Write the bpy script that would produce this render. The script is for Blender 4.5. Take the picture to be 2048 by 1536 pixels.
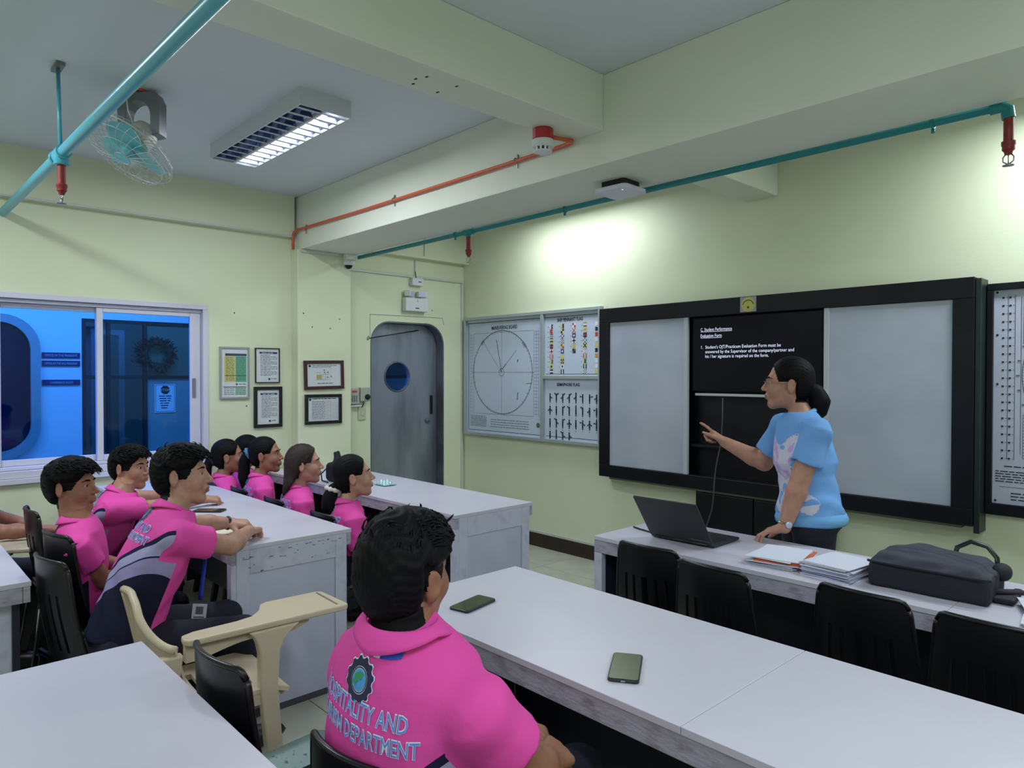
import bpy, bmesh, math, random
import numpy as np
from mathutils import Vector, Matrix
from mathutils.bvhtree import BVHTree

S = bpy.context.scene
for o in list(bpy.data.objects):
    bpy.data.objects.remove(o, do_unlink=True)
COL = S.collection
rnd = random.Random(7)

# ------------------------------------------------------------------ camera
CAM = Vector((0.0, 0.0, 1.5))
YAW, PITCH, ROLL, FPX = math.radians(43.172), math.radians(-0.784), math.radians(-0.053), 1398.9
fw = Vector((-math.cos(YAW)*math.cos(PITCH), math.sin(YAW)*math.cos(PITCH), math.sin(PITCH)))
rt = fw.cross(Vector((0, 0, 1))).normalized()
dn = fw.cross(rt)
rt2 = rt*math.cos(ROLL) + dn*math.sin(ROLL)
dn2 = -rt*math.sin(ROLL) + dn*math.cos(ROLL)
cd = bpy.data.cameras.new('camera')
cd.sensor_fit = 'HORIZONTAL'; cd.sensor_width = 36.0; cd.lens = 36.0*FPX/2048.0
cd.clip_start = 0.02; cd.clip_end = 60
cam = bpy.data.objects.new('camera', cd); COL.objects.link(cam)
mw = Matrix.Identity(4)
for i, v in enumerate((rt2, -dn2, -fw)):
    for j in range(3): mw[j][i] = v[j]
mw.translation = CAM
cam.matrix_world = mw
S.camera = cam

# ------------------------------------------------------------------ world, exposure, lamps
w = bpy.data.worlds.new('world'); S.world = w; w.use_nodes = True
w.node_tree.nodes['Background'].inputs[0].default_value = (0.5, 0.62, 0.8, 1)
w.node_tree.nodes['Background'].inputs[1].default_value = 0.25
S.view_settings.view_transform = 'Standard'
S.view_settings.look = 'None'
S.view_settings.gamma = 1.0
S.view_settings.use_curve_mapping = False
S.view_settings.exposure = -0.10
TUBE_W = 17.0           # watts of one lit fluorescent tube
TUBE_C = (0.86, 0.93, 1.0)
def area_lamp(name, loc, sx, sy, power, color, rot=(0, 0, 0)):
    l = bpy.data.lights.new(name, 'AREA'); l.shape = 'RECTANGLE'; l.size = sx; l.size_y = sy
    l.energy = power; l.color = color
    o = bpy.data.objects.new(name, l); COL.objects.link(o); o.location = loc; o.rotation_euler = rot
    return o

# ------------------------------------------------------------------ materials
def lin(c):
    f = lambda v: v/12.92 if v <= 0.04045 else ((v+0.055)/1.055)**2.4
    return tuple(f(x/255.0) for x in c[:3]) + (1.0,)
MATS = {}
def mat(name, rgb=(200, 200, 200), rough=0.5, metal=0.0, spec=0.5, var=None, bump=None, stretch=None, emit=None, coat=0.0):
    """var=(scale, rgb2, low, high)  bump=(scale, strength)"""
    if name in MATS: return MATS[name]
    m = bpy.data.materials.new(name); m.use_nodes = True
    nt = m.node_tree; b = nt.nodes['Principled BSDF']
    b.inputs['Base Color'].default_value = lin(rgb)
    b.inputs['Roughness'].default_value = rough
    b.inputs['Metallic'].default_value = metal
    b.inputs['Specular IOR Level'].default_value = spec
    b.inputs['Coat Weight'].default_value = coat
    if emit:
        b.inputs['Emission Color'].default_value = tuple(emit[0]) + (1,)
        b.inputs['Emission Strength'].default_value = emit[1]
    if var or bump:
        tc = nt.nodes.new('ShaderNodeTexCoord'); vec = tc.outputs['Object']
        if stretch:
            mp = nt.nodes.new('ShaderNodeMapping'); mp.inputs['Scale'].default_value = stretch
            nt.links.new(vec, mp.inputs['Vector']); vec = mp.outputs['Vector']
    if var:
        n = nt.nodes.new('ShaderNodeTexNoise'); n.inputs['Scale'].default_value = var[0]; n.inputs['Detail'].default_value = 5
        nt.links.new(vec, n.inputs['Vector'])
        r = nt.nodes.new('ShaderNodeMapRange'); r.inputs['From Min'].default_value = var[2]; r.inputs['From Max'].default_value = var[3]
        nt.links.new(n.outputs['Fac'], r.inputs['Value'])
        mx = nt.nodes.new('ShaderNodeMix'); mx.data_type = 'RGBA'
        mx.inputs[6].default_value = lin(rgb); mx.inputs[7].default_value = lin(var[1])
        nt.links.new(r.outputs['Result'], mx.inputs[0]); nt.links.new(mx.outputs[2], b.inputs['Base Color'])
    if bump:
        n = nt.nodes.new('ShaderNodeTexNoise'); n.inputs['Scale'].default_value = bump[0]; n.inputs['Detail'].default_value = 4
        nt.links.new(vec, n.inputs['Vector'])
        bp = nt.nodes.new('ShaderNodeBump'); bp.inputs['Strength'].default_value = bump[1]; bp.inputs['Distance'].default_value = 0.01
        nt.links.new(n.outputs['Fac'], bp.inputs['Height']); nt.links.new(bp.outputs['Normal'], b.inputs['Normal'])
    MATS[name] = m
    return m

def film_glass(name, tint, gloss=0.06):
    if name in MATS: return MATS[name]
    m = bpy.data.materials.new(name); m.use_nodes = True; nt = m.node_tree
    for n in list(nt.nodes): nt.nodes.remove(n)
    o = nt.nodes.new('ShaderNodeOutputMaterial'); t = nt.nodes.new('ShaderNodeBsdfTransparent'); g = nt.nodes.new('ShaderNodeBsdfGlossy')
    t.inputs[0].default_value = tint + (1,); g.inputs['Roughness'].default_value = 0.03; g.inputs[0].default_value = (0.9, 0.95, 1, 1)
    x = nt.nodes.new('ShaderNodeMixShader'); x.inputs[0].default_value = gloss
    nt.links.new(t.outputs[0], x.inputs[1]); nt.links.new(g.outputs[0], x.inputs[2]); nt.links.new(x.outputs[0], o.inputs[0])
    MATS[name] = m
    return m

# ------------------------------------------------------------------ object helpers
def tag(o, label=None, cat=None, group=None, kind=None):
    if label: o['label'] = label
    if cat: o['category'] = cat
    if group: o['group'] = group
    if kind: o['kind'] = kind
    return o
def thing(name, label, cat, loc=(0, 0, 0), rz=0.0, group=None):
    o = bpy.data.objects.new(name, None); COL.objects.link(o); o.empty_display_size = 0.05
    o.location = loc; o.rotation_euler = (0, 0, rz)
    return tag(o, label, cat, group)
def copy_tree(o, parent=None):
    c = o.copy(); COL.objects.link(c)
    if parent: c.parent = parent
    for ch in o.children: copy_tree(ch, c)
    return c

class MB:
    def __init__(s): s.v = []; s.f = []; s.m = []
    def add(s, vs, fs, mi=0):
        k = len(s.v); s.v += [tuple(p) for p in vs]
        s.f += [tuple(i+k for i in f) for f in fs]; s.m += [mi]*len(fs); return s
    def box(s, a, b, mi=0, rot=None, piv=None):
        x0, y0, z0 = a; x1, y1, z1 = b
        vs = [(x, y, z) for z in (z0, z1) for y in (y0, y1) for x in (x0, x1)]
        if rot is not None:
            pv = Vector(piv) if piv is not None else (Vector(a)+Vector(b))/2
            vs = [tuple(pv + rot @ (Vector(p)-pv)) for p in vs]
        return s.add(vs, [(0, 2, 3, 1), (4, 5, 7, 6), (0, 1, 5, 4), (2, 6, 7, 3), (0, 4, 6, 2), (1, 3, 7, 5)], mi)
    def tube(s, pts, r, n=8, mi=0, caps=True, flat=None):
        pts = [Vector(p) for p in pts]; L = len(pts)
        rr = r if isinstance(r, (list, tuple)) else [r]*L
        vs = []; prev = None
        for i, p in enumerate(pts):
            t = (pts[min(i+1, L-1)]-pts[max(i-1, 0)]).normalized()
            if prev is None:
                u = t.cross(Vector((0, 0, 1)))
                if u.length < 0.05: u = t.cross(Vector((1, 0, 0)))
            else: u = prev - t*prev.dot(t)
            u.normalize(); prev = u; q = t.cross(u)
            for k in range(n):
                a = 2*math.pi*k/n
                vs.append(p + (u*math.cos(a)*rr[i] + q*math.sin(a)*rr[i]*(flat or 1)))
        fs = [(i*n+k, i*n+(k+1) % n, (i+1)*n+(k+1) % n, (i+1)*n+k) for i in range(L-1) for k in range(n)]
        if caps: fs += [tuple(range(n-1, -1, -1)), tuple((L-1)*n+k for k in range(n))]
        return s.add(vs, fs, mi)
    def lathe(s, prof, c=(0, 0, 0), n=20, mi=0, R=None):
        vs = []; c = Vector(c)
        for (r, z) in prof:
            for k in range(n):
                a = 2*math.pi*k/n; p = Vector((r*math.cos(a), r*math.sin(a), z))
                vs.append(c + (R @ p if R is not None else p))
        L = len(prof)
        fs = [(i*n+k, i*n+(k+1) % n, (i+1)*n+(k+1) % n, (i+1)*n+k) for i in range(L-1) for k in range(n)]
        fs += [tuple(range(n-1, -1, -1)), tuple((L-1)*n+k for k in range(n))]
        return s.add(vs, fs, mi)
    def ell(s, c, r, n=16, m=10, mi=0, R=None):
        c = Vector(c); vs = []; r = (r, r, r) if not isinstance(r, (tuple, list)) else r
        for i in range(m+1):
            th = math.pi*i/m
            for k in range(n):
                a = 2*math.pi*k/n
                p = Vector((r[0]*math.sin(th)*math.cos(a), r[1]*math.sin(th)*math.sin(a), r[2]*math.cos(th)))
                vs.append(c + (R @ p if R is not None else p))
        fs = [(i*n+k, (i+1)*n+k, (i+1)*n+(k+1) % n, i*n+(k+1) % n) for i in range(m) for k in range(n)]
        return s.add(vs, fs, mi)
    def prism(s, poly, ax, a, b, mi=0):
        """poly: 2-D points; ax 0/1/2 = extrude axis from a to b"""
        def P(p, h):
            return {0: (h, p[0], p[1]), 1: (p[0], h, p[1]), 2: (p[0], p[1], h)}[ax]
        n = len(poly); vs = [P(p, a) for p in poly] + [P(p, b) for p in poly]
        fs = [tuple(range(n)), tuple(range(2*n-1, n-1, -1))] + [(i, n+i, n+(i+1) % n, (i+1) % n) for i in range(n)]
        return s.add(vs, fs, mi)
    def sheet(s, fn, nu, nv, th, mask=None, mi=0):
        """solid sheet: fn(u,v)->point, u,v in 0..1, cells dropped by mask(i,j)"""
        P = [[Vector(fn(i/nu, j/nv)) for j in range(nv+1)] for i in range(nu+1)]
        N = [[None]*(nv+1) for _ in range(nu+1)]
        for i in range(nu+1):
            for j in range(nv+1):
                du = P[min(i+1, nu)][j]-P[max(i-1, 0)][j]; dv = P[i][min(j+1, nv)]-P[i][max(j-1, 0)]
                N[i][j] = du.cross(dv).normalized()
        idx = lambda i, j, t: (i*(nv+1)+j)*2+t
        vs = []
        for i in range(nu+1):
            for j in range(nv+1):
                vs += [P[i][j]+N[i][j]*th/2, P[i][j]-N[i][j]*th/2]
        on = lambda i, j: 0 <= i < nu and 0 <= j < nv and (mask is None or mask(i, j))
        fs = []
        for i in range(nu):
            for j in range(nv):
                if not on(i, j): continue
                fs.append((idx(i, j, 0), idx(i+1, j, 0), idx(i+1, j+1, 0), idx(i, j+1, 0)))
                fs.append((idx(i, j, 1), idx(i, j+1, 1), idx(i+1, j+1, 1), idx(i+1, j, 1)))
                for (a, b, di, dj) in (((i, j), (i+1, j), 0, -1), ((i+1, j), (i+1, j+1), 1, 0), ((i+1, j+1), (i, j+1), 0, 1), ((i, j+1), (i, j), -1, 0)):
                    if not on(i+di, j+dj):
                        fs.append((idx(*a, 1), idx(*b, 1), idx(*b, 0), idx(*a, 0)))
        return s.add(vs, fs, mi)
    def build(s, name, mats, parent=None, smooth=False, bev=0, fix=True):
        me = bpy.data.meshes.new(name); me.from_pydata(s.v, [], s.f)
        if not isinstance(mats, (list, tuple)): mats = [mats]
        for m in mats: me.materials.append(m)
        if len(mats) > 1: me.polygons.foreach_set('material_index', s.m)
        if fix:
            bm = bmesh.new(); bm.from_mesh(me)
            bmesh.ops.delete(bm, geom=[v for v in bm.verts if not v.link_faces], context='VERTS')
            bmesh.ops.recalc_face_normals(bm, faces=bm.faces)
            bm.to_mesh(me); bm.free()
        o = bpy.data.objects.new(name, me); COL.objects.link(o)
        if parent: o.parent = parent
        if smooth:
            me.polygons.foreach_set('use_smooth', [True]*len(me.polygons))
            if smooth != True: me.set_sharp_from_angle(angle=math.radians(smooth))
        if bev:
            b = o.modifiers.new('bevel', 'BEVEL'); b.width = bev; b.segments = 2; b.limit_method = 'ANGLE'; b.angle_limit = math.radians(40)
            b.harden_normals = False
        return o
def box_obj(name, a, b, m, parent=None, bev=0):
    return MB().box(a, b).build(name, m, parent, bev=bev)
def struct(o): o['kind'] = 'structure'; return o

# flat print: layered polygons on a plane
_TXT = {}
def text2d(t, bold=0.0):
    key = (t, bold)
    if key in _TXT: return _TXT[key]
    c = bpy.data.curves.new('txt', 'FONT'); c.body = t; c.size = 1.0; c.offset = bold; c.resolution_u = 2
    o = bpy.data.objects.new('txt', c); COL.objects.link(o)
    me = bpy.data.meshes.new_from_object(o)
    vs = [(v.co.x, v.co.y) for v in me.vertices]; fs = [tuple(p.vertices) for p in me.polygons]
    bpy.data.objects.remove(o, do_unlink=True); bpy.data.curves.remove(c); bpy.data.meshes.remove(me)
    xs = [v[0] for v in vs] or [0]
    _TXT[key] = (vs, fs, min(xs), max(xs))
    return _TXT[key]
class Flat:
    def __init__(s, o, u, v, n=None):
        s.o = Vector(o); s.u = Vector(u).normalized(); s.v = Vector(v).normalized()
        s.n = Vector(n) if n is not None else s.u.cross(s.v); s.mb = MB(); s.mats = []
    def mi(s, m):
        if m not in s.mats: s.mats.append(m)
        return s.mats.index(m)
    def P(s, a, b, l): return s.o + s.u*a + s.v*b + s.n*(0.0006*l)
    def poly(s, pts, m, l=1): s.mb.add([s.P(a, b, l) for a, b in pts], [tuple(range(len(pts)))], s.mi(m)); return s
    def rect(s, a0, b0, a1, b1, m, l=1): return s.poly([(a0, b0), (a1, b0), (a1, b1), (a0, b1)], m, l)
    def line(s, p, q, w, m, l=1):
        d = (Vector(q)-Vector(p)); d.normalize(); t = Vector((-d.y, d.x))*w/2; p = Vector(p); q = Vector(q)
        return s.poly([tuple(p-t), tuple(q-t), tuple(q+t), tuple(p+t)], m, l)
    def ring(s, c, r0, r1, m, l=1, n=48, a0=0, a1=2*math.pi, ky=1):
        k = len(s.mb.v); vs = []; fs = []
        for i in range(n+1):
            a = a0+(a1-a0)*i/n
            for r in (r0, r1): vs.append(s.P(c[0]+r*math.cos(a), c[1]+r*math.sin(a)*ky, l))
        fs = [(2*i, 2*i+1, 2*i+3, 2*i+2) for i in range(n)]
        s.mb.add(vs, fs, s.mi(m)); return s
    def disc(s, c, r, m, l=1, n=24, ky=1):
        return s.poly([(c[0]+r*math.cos(2*math.pi*i/n), c[1]+r*ky*math.sin(2*math.pi*i/n)) for i in range(n)], m, l)
    def text(s, t, a, b, size, m, l=2, width=None, center=False, bold=0.0, shear=0):
        vs, fs, x0, x1 = text2d(t, bold); kx = size
        if width: kx = width/max(x1-x0, 1e-6)
        off = -(x0+x1)/2*kx if center else -x0*kx
        s.mb.add([s.P(a+off+x*kx+shear*y*size, b+y*size, l) for x, y in vs], fs, s.mi(m)); return s
    def build(s, name, parent=None): return s.mb.build(name, s.mats, parent, fix=False)
# ------------------------------------------------------------------ people: signed-distance figures
f32 = np.float32
class Grid:
    def __init__(s, lo, hi, h, fine=(), hf=None):
        ax = []
        for a in range(3):
            iv = [(f[0][a], f[1][a]) for f in fine]; x = float(lo[a]); L = [x]
            while x < hi[a]:
                x += hf if any(i0-h <= x <= i1 for i0, i1 in iv) else h
                L.append(x)
            ax.append(np.array(L, f32))
        s.ax = ax; s.F = np.full([len(a) for a in ax], 1.0, f32)
    def sl(s, lo, hi):
        return tuple(slice(max(0, np.searchsorted(a, lo[i])-1), min(len(a), np.searchsorted(a, hi[i])+2)) for i, a in enumerate(s.ax))
    def co(s, q): return s.ax[0][q[0]][:, None, None], s.ax[1][q[1]][None, :, None], s.ax[2][q[2]][None, None, :]
    def op(s, prim, k=0.01, mode='u'):
        lo, hi, fn = prim; m = k+0.02
        q = s.sl([c-m for c in lo], [c+m for c in hi])
        if any(x.stop-x.start < 1 for x in q): return
        d = fn(*s.co(q)).astype(f32); a = s.F[q]
        if mode == 'u':
            h = np.clip(0.5+0.5*(a-d)/k, 0, 1); s.F[q] = a*(1-h)+d*h-k*h*(1-h)
        else:
            h = np.clip(0.5-0.5*(a+d)/k, 0, 1); s.F[q] = a*(1-h)-d*h+k*h*(1-h)
    def full(s): return s.co((slice(None),)*3)

def snet(g):
    F = g.F; ins = F < 0; n0, n1, n2 = F.shape
    c = np.zeros((n0-1, n1-1, n2-1), np.uint8)
    for a in (0, 1):
        for b in (0, 1):
            for d in (0, 1): c += ins[a:n0-1+a, b:n1-1+b, d:n2-1+d]
    act = (c > 0) & (c < 8); I, J, K = np.nonzero(act); n = len(I)
    idx = np.full(act.shape, -1, np.int32); idx[I, J, K] = np.arange(n)
    acc = np.zeros((n, 3), f32); cnt = np.zeros(n, f32)
    C8 = [(a, b, d) for a in (0, 1) for b in (0, 1) for d in (0, 1)]
    for p in C8:
        for ax in range(3):
            if p[ax]: continue
            q = list(p); q[ax] = 1
            f0 = F[I+p[0], J+p[1], K+p[2]]; f1 = F[I+q[0], J+q[1], K+q[2]]
            m = (f0 < 0) != (f1 < 0); den = np.where(m, f0-f1, 1); t = np.where(m, f0/den, 0)
            P = [g.ax[0][I+p[0]], g.ax[1][J+p[1]], g.ax[2][K+p[2]]]; Q = [g.ax[0][I+q[0]], g.ax[1][J+q[1]], g.ax[2][K+q[2]]]
            for e in range(3): acc[:, e] += np.where(m, P[e]+(Q[e]-P[e])*t, 0)
            cnt += m
    V = acc/np.maximum(cnt, 1)[:, None]
    fs = []
    def quads(E, off, cells):
        i, j, k = np.nonzero(E); i = i+off[0]; j = j+off[1]; k = k+off[2]
        q = np.stack([idx[i+a, j+b, k+d] for a, b, d in cells], 1); s = ins[i, j, k]
        q[~s] = q[~s][:, ::-1]; fs.append(q)
    quads(ins[:-1, 1:-1, 1:-1] != ins[1:, 1:-1, 1:-1], (0, 1, 1), [(0, -1, -1), (0, 0, -1), (0, 0, 0), (0, -1, 0)])
    quads(ins[1:-1, :-1, 1:-1] != ins[1:-1, 1:, 1:-1], (1, 0, 1), [(-1, 0, -1), (-1, 0, 0), (0, 0, 0), (0, 0, -1)])
    quads(ins[1:-1, 1:-1, :-1] != ins[1:-1, 1:-1, 1:], (1, 1, 0), [(-1, -1, 0), (0, -1, 0), (0, 0, 0), (-1, 0, 0)])
    return V, np.concatenate(fs)

def np_mesh(name, V, Fq, mats, parent, mi=None, attr=None):
    me = bpy.data.meshes.new(name)
    V = np.asarray(V, f32); Fq = np.asarray(Fq, np.int32)
    me.vertices.add(len(V)); me.vertices.foreach_set('co', V.ravel())
    me.loops.add(Fq.size); me.loops.foreach_set('vertex_index', Fq.ravel())
    me.polygons.add(len(Fq)); me.polygons.foreach_set('loop_start', np.arange(0, Fq.size, 4, dtype=np.int32))
    me.polygons.foreach_set('use_smooth', np.ones(len(Fq), bool))
    for m in mats: me.materials.append(m)
    if mi is not None: me.polygons.foreach_set('material_index', np.asarray(mi, np.int32))
    me.update(calc_edges=True); me.validate()
    if attr is not None:
        a = me.attributes.new('tl', 'FLOAT_VECTOR', 'POINT'); a.data.foreach_set('vector', np.asarray(attr, f32).ravel())
    o = bpy.data.objects.new(name, me); COL.objects.link(o)
    if parent: o.parent = parent
    return o

def rc(a, ra, b, rb):
    a = np.array(a, f32); b = np.array(b, f32); ab = b-a; L2 = max(float(ab@ab), 1e-9); r = max(ra, rb)
    def fn(X, Y, Z):
        x, y, z = X-a[0], Y-a[1], Z-a[2]
        t = np.clip((x*ab[0]+y*ab[1]+z*ab[2])/L2, 0, 1)
        return np.sqrt((x-t*ab[0])**2+(y-t*ab[1])**2+(z-t*ab[2])**2)-(ra+(rb-ra)*t)
    return np.minimum(a, b)-r, np.maximum(a, b)+r, fn
def el(c, r, R=None):
    c = np.array(c, f32); r = np.array(r, f32); R = np.eye(3, dtype=f32) if R is None else np.array(R, f32)
    e = np.abs(R)@r
    def fn(X, Y, Z):
        x, y, z = X-c[0], Y-c[1], Z-c[2]
        q = [(x*R[0, i]+y*R[1, i]+z*R[2, i])/r[i] for i in range(3)]
        k0 = np.sqrt(q[0]**2+q[1]**2+q[2]**2); k1 = np.sqrt(sum((q[i]/r[i])**2 for i in range(3)))
        return k0*(k0-1)/np.maximum(k1, 1e-6)
    return c-e, c+e, fn
def ccone(a, ra, b, rb, hollow=0):
    a = np.array(a, f32); b = np.array(b, f32); ab = b-a; L = float(np.linalg.norm(ab)); ab = ab/L; r = max(ra, rb)
    def fn(X, Y, Z):
        x, y, z = X-a[0], Y-a[1], Z-a[2]
        t = x*ab[0]+y*ab[1]+z*ab[2]; rad = np.sqrt(np.maximum((x-t*ab[0])**2+(y-t*ab[1])**2+(z-t*ab[2])**2, 0))
        R = ra+(rb-ra)*np.clip(t/L, 0, 1)
        d = np.maximum(np.maximum(rad-R, t-L), -t)
        if hollow: d = np.maximum(d, -np.maximum(rad-(R-hollow), (L-0.012)-t))
        return d
    return np.minimum(a, b)-r, np.maximum(a, b)+r, fn

class Frame:
    def __init__(s, o, r, f, u): s.o = np.array(o, float); s.r = np.array(r, float); s.f = np.array(f, float); s.u = np.array(u, float); s.R = np.stack([s.r, s.f, s.u], 1)
    def P(s, x, y=None, z=None):
        p = np.array(x if y is None else (x, y, z), float); return s.o + s.R@p
    def L(s, p): return (np.asarray(p)-s.o)@s.R
def yaw_frame(o, yaw, pitch=0.0, roll=0.0, scale=1.0):
    """yaw: heading angle of the forward axis in degrees (90 = +Y); pitch>0 looks up"""
    y, p, r = map(math.radians, (yaw, pitch, roll))
    f = np.array([math.cos(y)*math.cos(p), math.sin(y)*math.cos(p), math.sin(p)])
    rr = np.array([math.sin(y), -math.cos(y), 0.0]); u = np.cross(rr, f)
    r2 = rr*math.cos(r)+u*math.sin(r); u2 = -rr*math.sin(r)+u*math.cos(r)
    fr = Frame(o, r2, f, u2); fr.R = fr.R*scale; fr.s = scale
    return fr

def skin_mat(name, rgb):
    return mat(name, rgb, rough=0.5, spec=0.35, var=(35, tuple(int(c*0.9) for c in rgb), 0.35, 0.75), bump=(220, 0.04))
HAIR = mat('hair_black', (9, 9, 12), rough=0.62, spec=0.14)
HAIRB = mat('hair_brown', (44, 30, 28), rough=0.55, spec=0.3)
LIP = mat('lip', (150, 92, 88), rough=0.45)
EYEW = mat('eye_white', (176, 168, 164), rough=0.3); IRIS = mat('eye_iris', (28, 18, 14), rough=0.15)
NAVYCLOTH = mat('navy_cloth', (22, 24, 42), rough=0.85, bump=(300, 0.15))

def shirt_mat():
    if 'polo' in MATS: return MATS['polo']
    m = mat('polo', (224, 78, 166), rough=0.75, spec=0.2)
    nt = m.node_tree; b = nt.nodes['Principled BSDF']
    at = nt.nodes.new('ShaderNodeAttribute'); at.attribute_name = 'tl'
    sp = nt.nodes.new('ShaderNodeSeparateXYZ'); nt.links.new(at.outputs['Vector'], sp.inputs[0])
    def math_(op, a, b_):
        n = nt.nodes.new('ShaderNodeMath'); n.operation = op
        for i, x in enumerate((a, b_)):
            if isinstance(x, (int, float)): n.inputs[i].default_value = x
            else: nt.links.new(x, n.inputs[i])
        return n.outputs[0]
    # t: height above the slanted stripe line;  z of the attribute is 1 inside sleeves
    t = math_('SUBTRACT', sp.outputs['Y'], math_('MULTIPLY', sp.outputs['X'], 0.85))
    t = math_('ADD', t, math_('MULTIPLY', math_('GREATER_THAN', sp.outputs['Z'], 0.5), 5.0))
    cr = nt.nodes.new('ShaderNodeValToRGB'); cr.color_ramp.interpolation = 'CONSTANT'
    mp = nt.nodes.new('ShaderNodeMapRange'); mp.inputs['From Min'].default_value = -0.5; mp.inputs['From Max'].default_value = 0.1
    nt.links.new(t, mp.inputs['Value']); nt.links.new(mp.outputs['Result'], cr.inputs['Fac'])
    stops = [(-0.50, (24, 27, 52)), (-0.335, (150, 140, 186)), (-0.275, (32, 30, 70)), (-0.268, (165, 160, 200)), (-0.222, (28, 26, 62)), (-0.202, (224, 78, 166))]
    E = cr.color_ramp.elements
    while len(E) < len(stops): E.new(0.5)
    for e, (p, c) in zip(E, stops): e.position = (p+0.5)/0.6; e.color = lin(c)
    nt.links.new(cr.outputs['Color'], b.inputs['Base Color'])
    n = nt.nodes.new('ShaderNodeTexNoise'); n.inputs['Scale'].default_value = 14; n.inputs['Detail'].default_value = 4
    tc = nt.nodes.new('ShaderNodeTexCoord'); nt.links.new(tc.outputs['Object'], n.inputs['Vector'])
    bp = nt.nodes.new('ShaderNodeBump'); bp.inputs['Strength'].default_value = 0.25; bp.inputs['Distance'].default_value = 0.02
    nt.links.new(n.outputs['Fac'], bp.inputs['Height']); nt.links.new(bp.outputs['Normal'], b.inputs['Normal'])
    return m
PINK = mat('pink_cloth', (224, 78, 166), rough=0.75, spec=0.2)

FING = {  # thumb-side offset, start, phalanx lengths, radius
    'i': (0.029, 0.086, (0.040, 0.025, 0.020), 0.0086), 'm': (0.010, 0.090, (0.044, 0.028, 0.021), 0.0088),
    'r': (-0.010, 0.086, (0.040, 0.026, 0.020), 0.0084), 'p': (-0.028, 0.078, (0.032, 0.020, 0.018), 0.0074)}
POSES = {
    'flat': dict(i=(18, 25, 15), m=(16, 25, 15), r=(18, 28, 15), p=(22, 28, 15), t=25),
    'relax': dict(i=(35, 45, 25), m=(42, 50, 28), r=(48, 52, 28), p=(52, 55, 30), t=15),
    'fist': dict(i=(60, 80, 40), m=(66, 85, 45), r=(68, 85, 45), p=(70, 85, 45), t=-15),
    'point': dict(i=(-4, 6, 4), m=(62, 92, 50), r=(68, 95, 50), p=(70, 95, 50), t=-12)}
def hand_prims(w, d, up, side, pose, s=1.0):
    """w wrist, d finger direction, up = back of the hand, side +1 right / -1 left"""
    w = np.array(w, float); d = np.array(d, float); d /= np.linalg.norm(d)
    up = np.array(up, float); up -= d*(up@d); up /= np.linalg.norm(up)
    th = -np.cross(d, up)*side          # toward the thumb
    Q = lambda a, b, c: w+(th*a+d*b+up*c)*s
    out = []; P = POSES[pose]
    for k, (o, st, ln, r) in FING.items():
        out.append((rc(Q(o*0.45, 0.005, 0), 0.017*s, Q(o, st-0.012, 0), 0.0125*s), 0.012))
    out.append((rc(Q(0.012, 0.02, -0.006), 0.018*s, Q(0.018, 0.055, -0.008), 0.014*s), 0.012))
    for k, (o, st, ln, r) in FING.items():
        p = Q(o, st-0.006, 0); a = 0.0; sp = o*1.6
        for n, (L, bend) in enumerate(zip(ln, P[k])):
            a += math.radians(bend)
            v = d*math.cos(a)-up*math.sin(a)+th*sp*math.cos(a); v /= np.linalg.norm(v); q = p+v*L*s
            out.append((rc(p, (r-0.0006*n)*s, q, (r-0.0006*(n+1))*s), 0.0035)); p = q
    a = math.radians(P['t']+35)
    p0 = Q(0.024, 0.022, -0.008); v = th*math.sin(a)+d*math.cos(a)-up*0.35; v /= np.linalg.norm(v)
    p1 = p0+v*0.044*s; v2 = v*0.9+d*0.55-up*0.1-th*0.25; v2 /= np.linalg.norm(v2); p2 = p1+v2*0.030*s; p3 = p2+(v2+d*0.2)/1.1*0.024*s
    out += [(rc(p0, 0.0145*s, p1, 0.0105*s), 0.010), (rc(p1, 0.0102*s, p2, 0.0092*s), 0.004), (rc(p2, 0.0092*s, p3, 0.0075*s), 0.004)]
    return out

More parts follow.
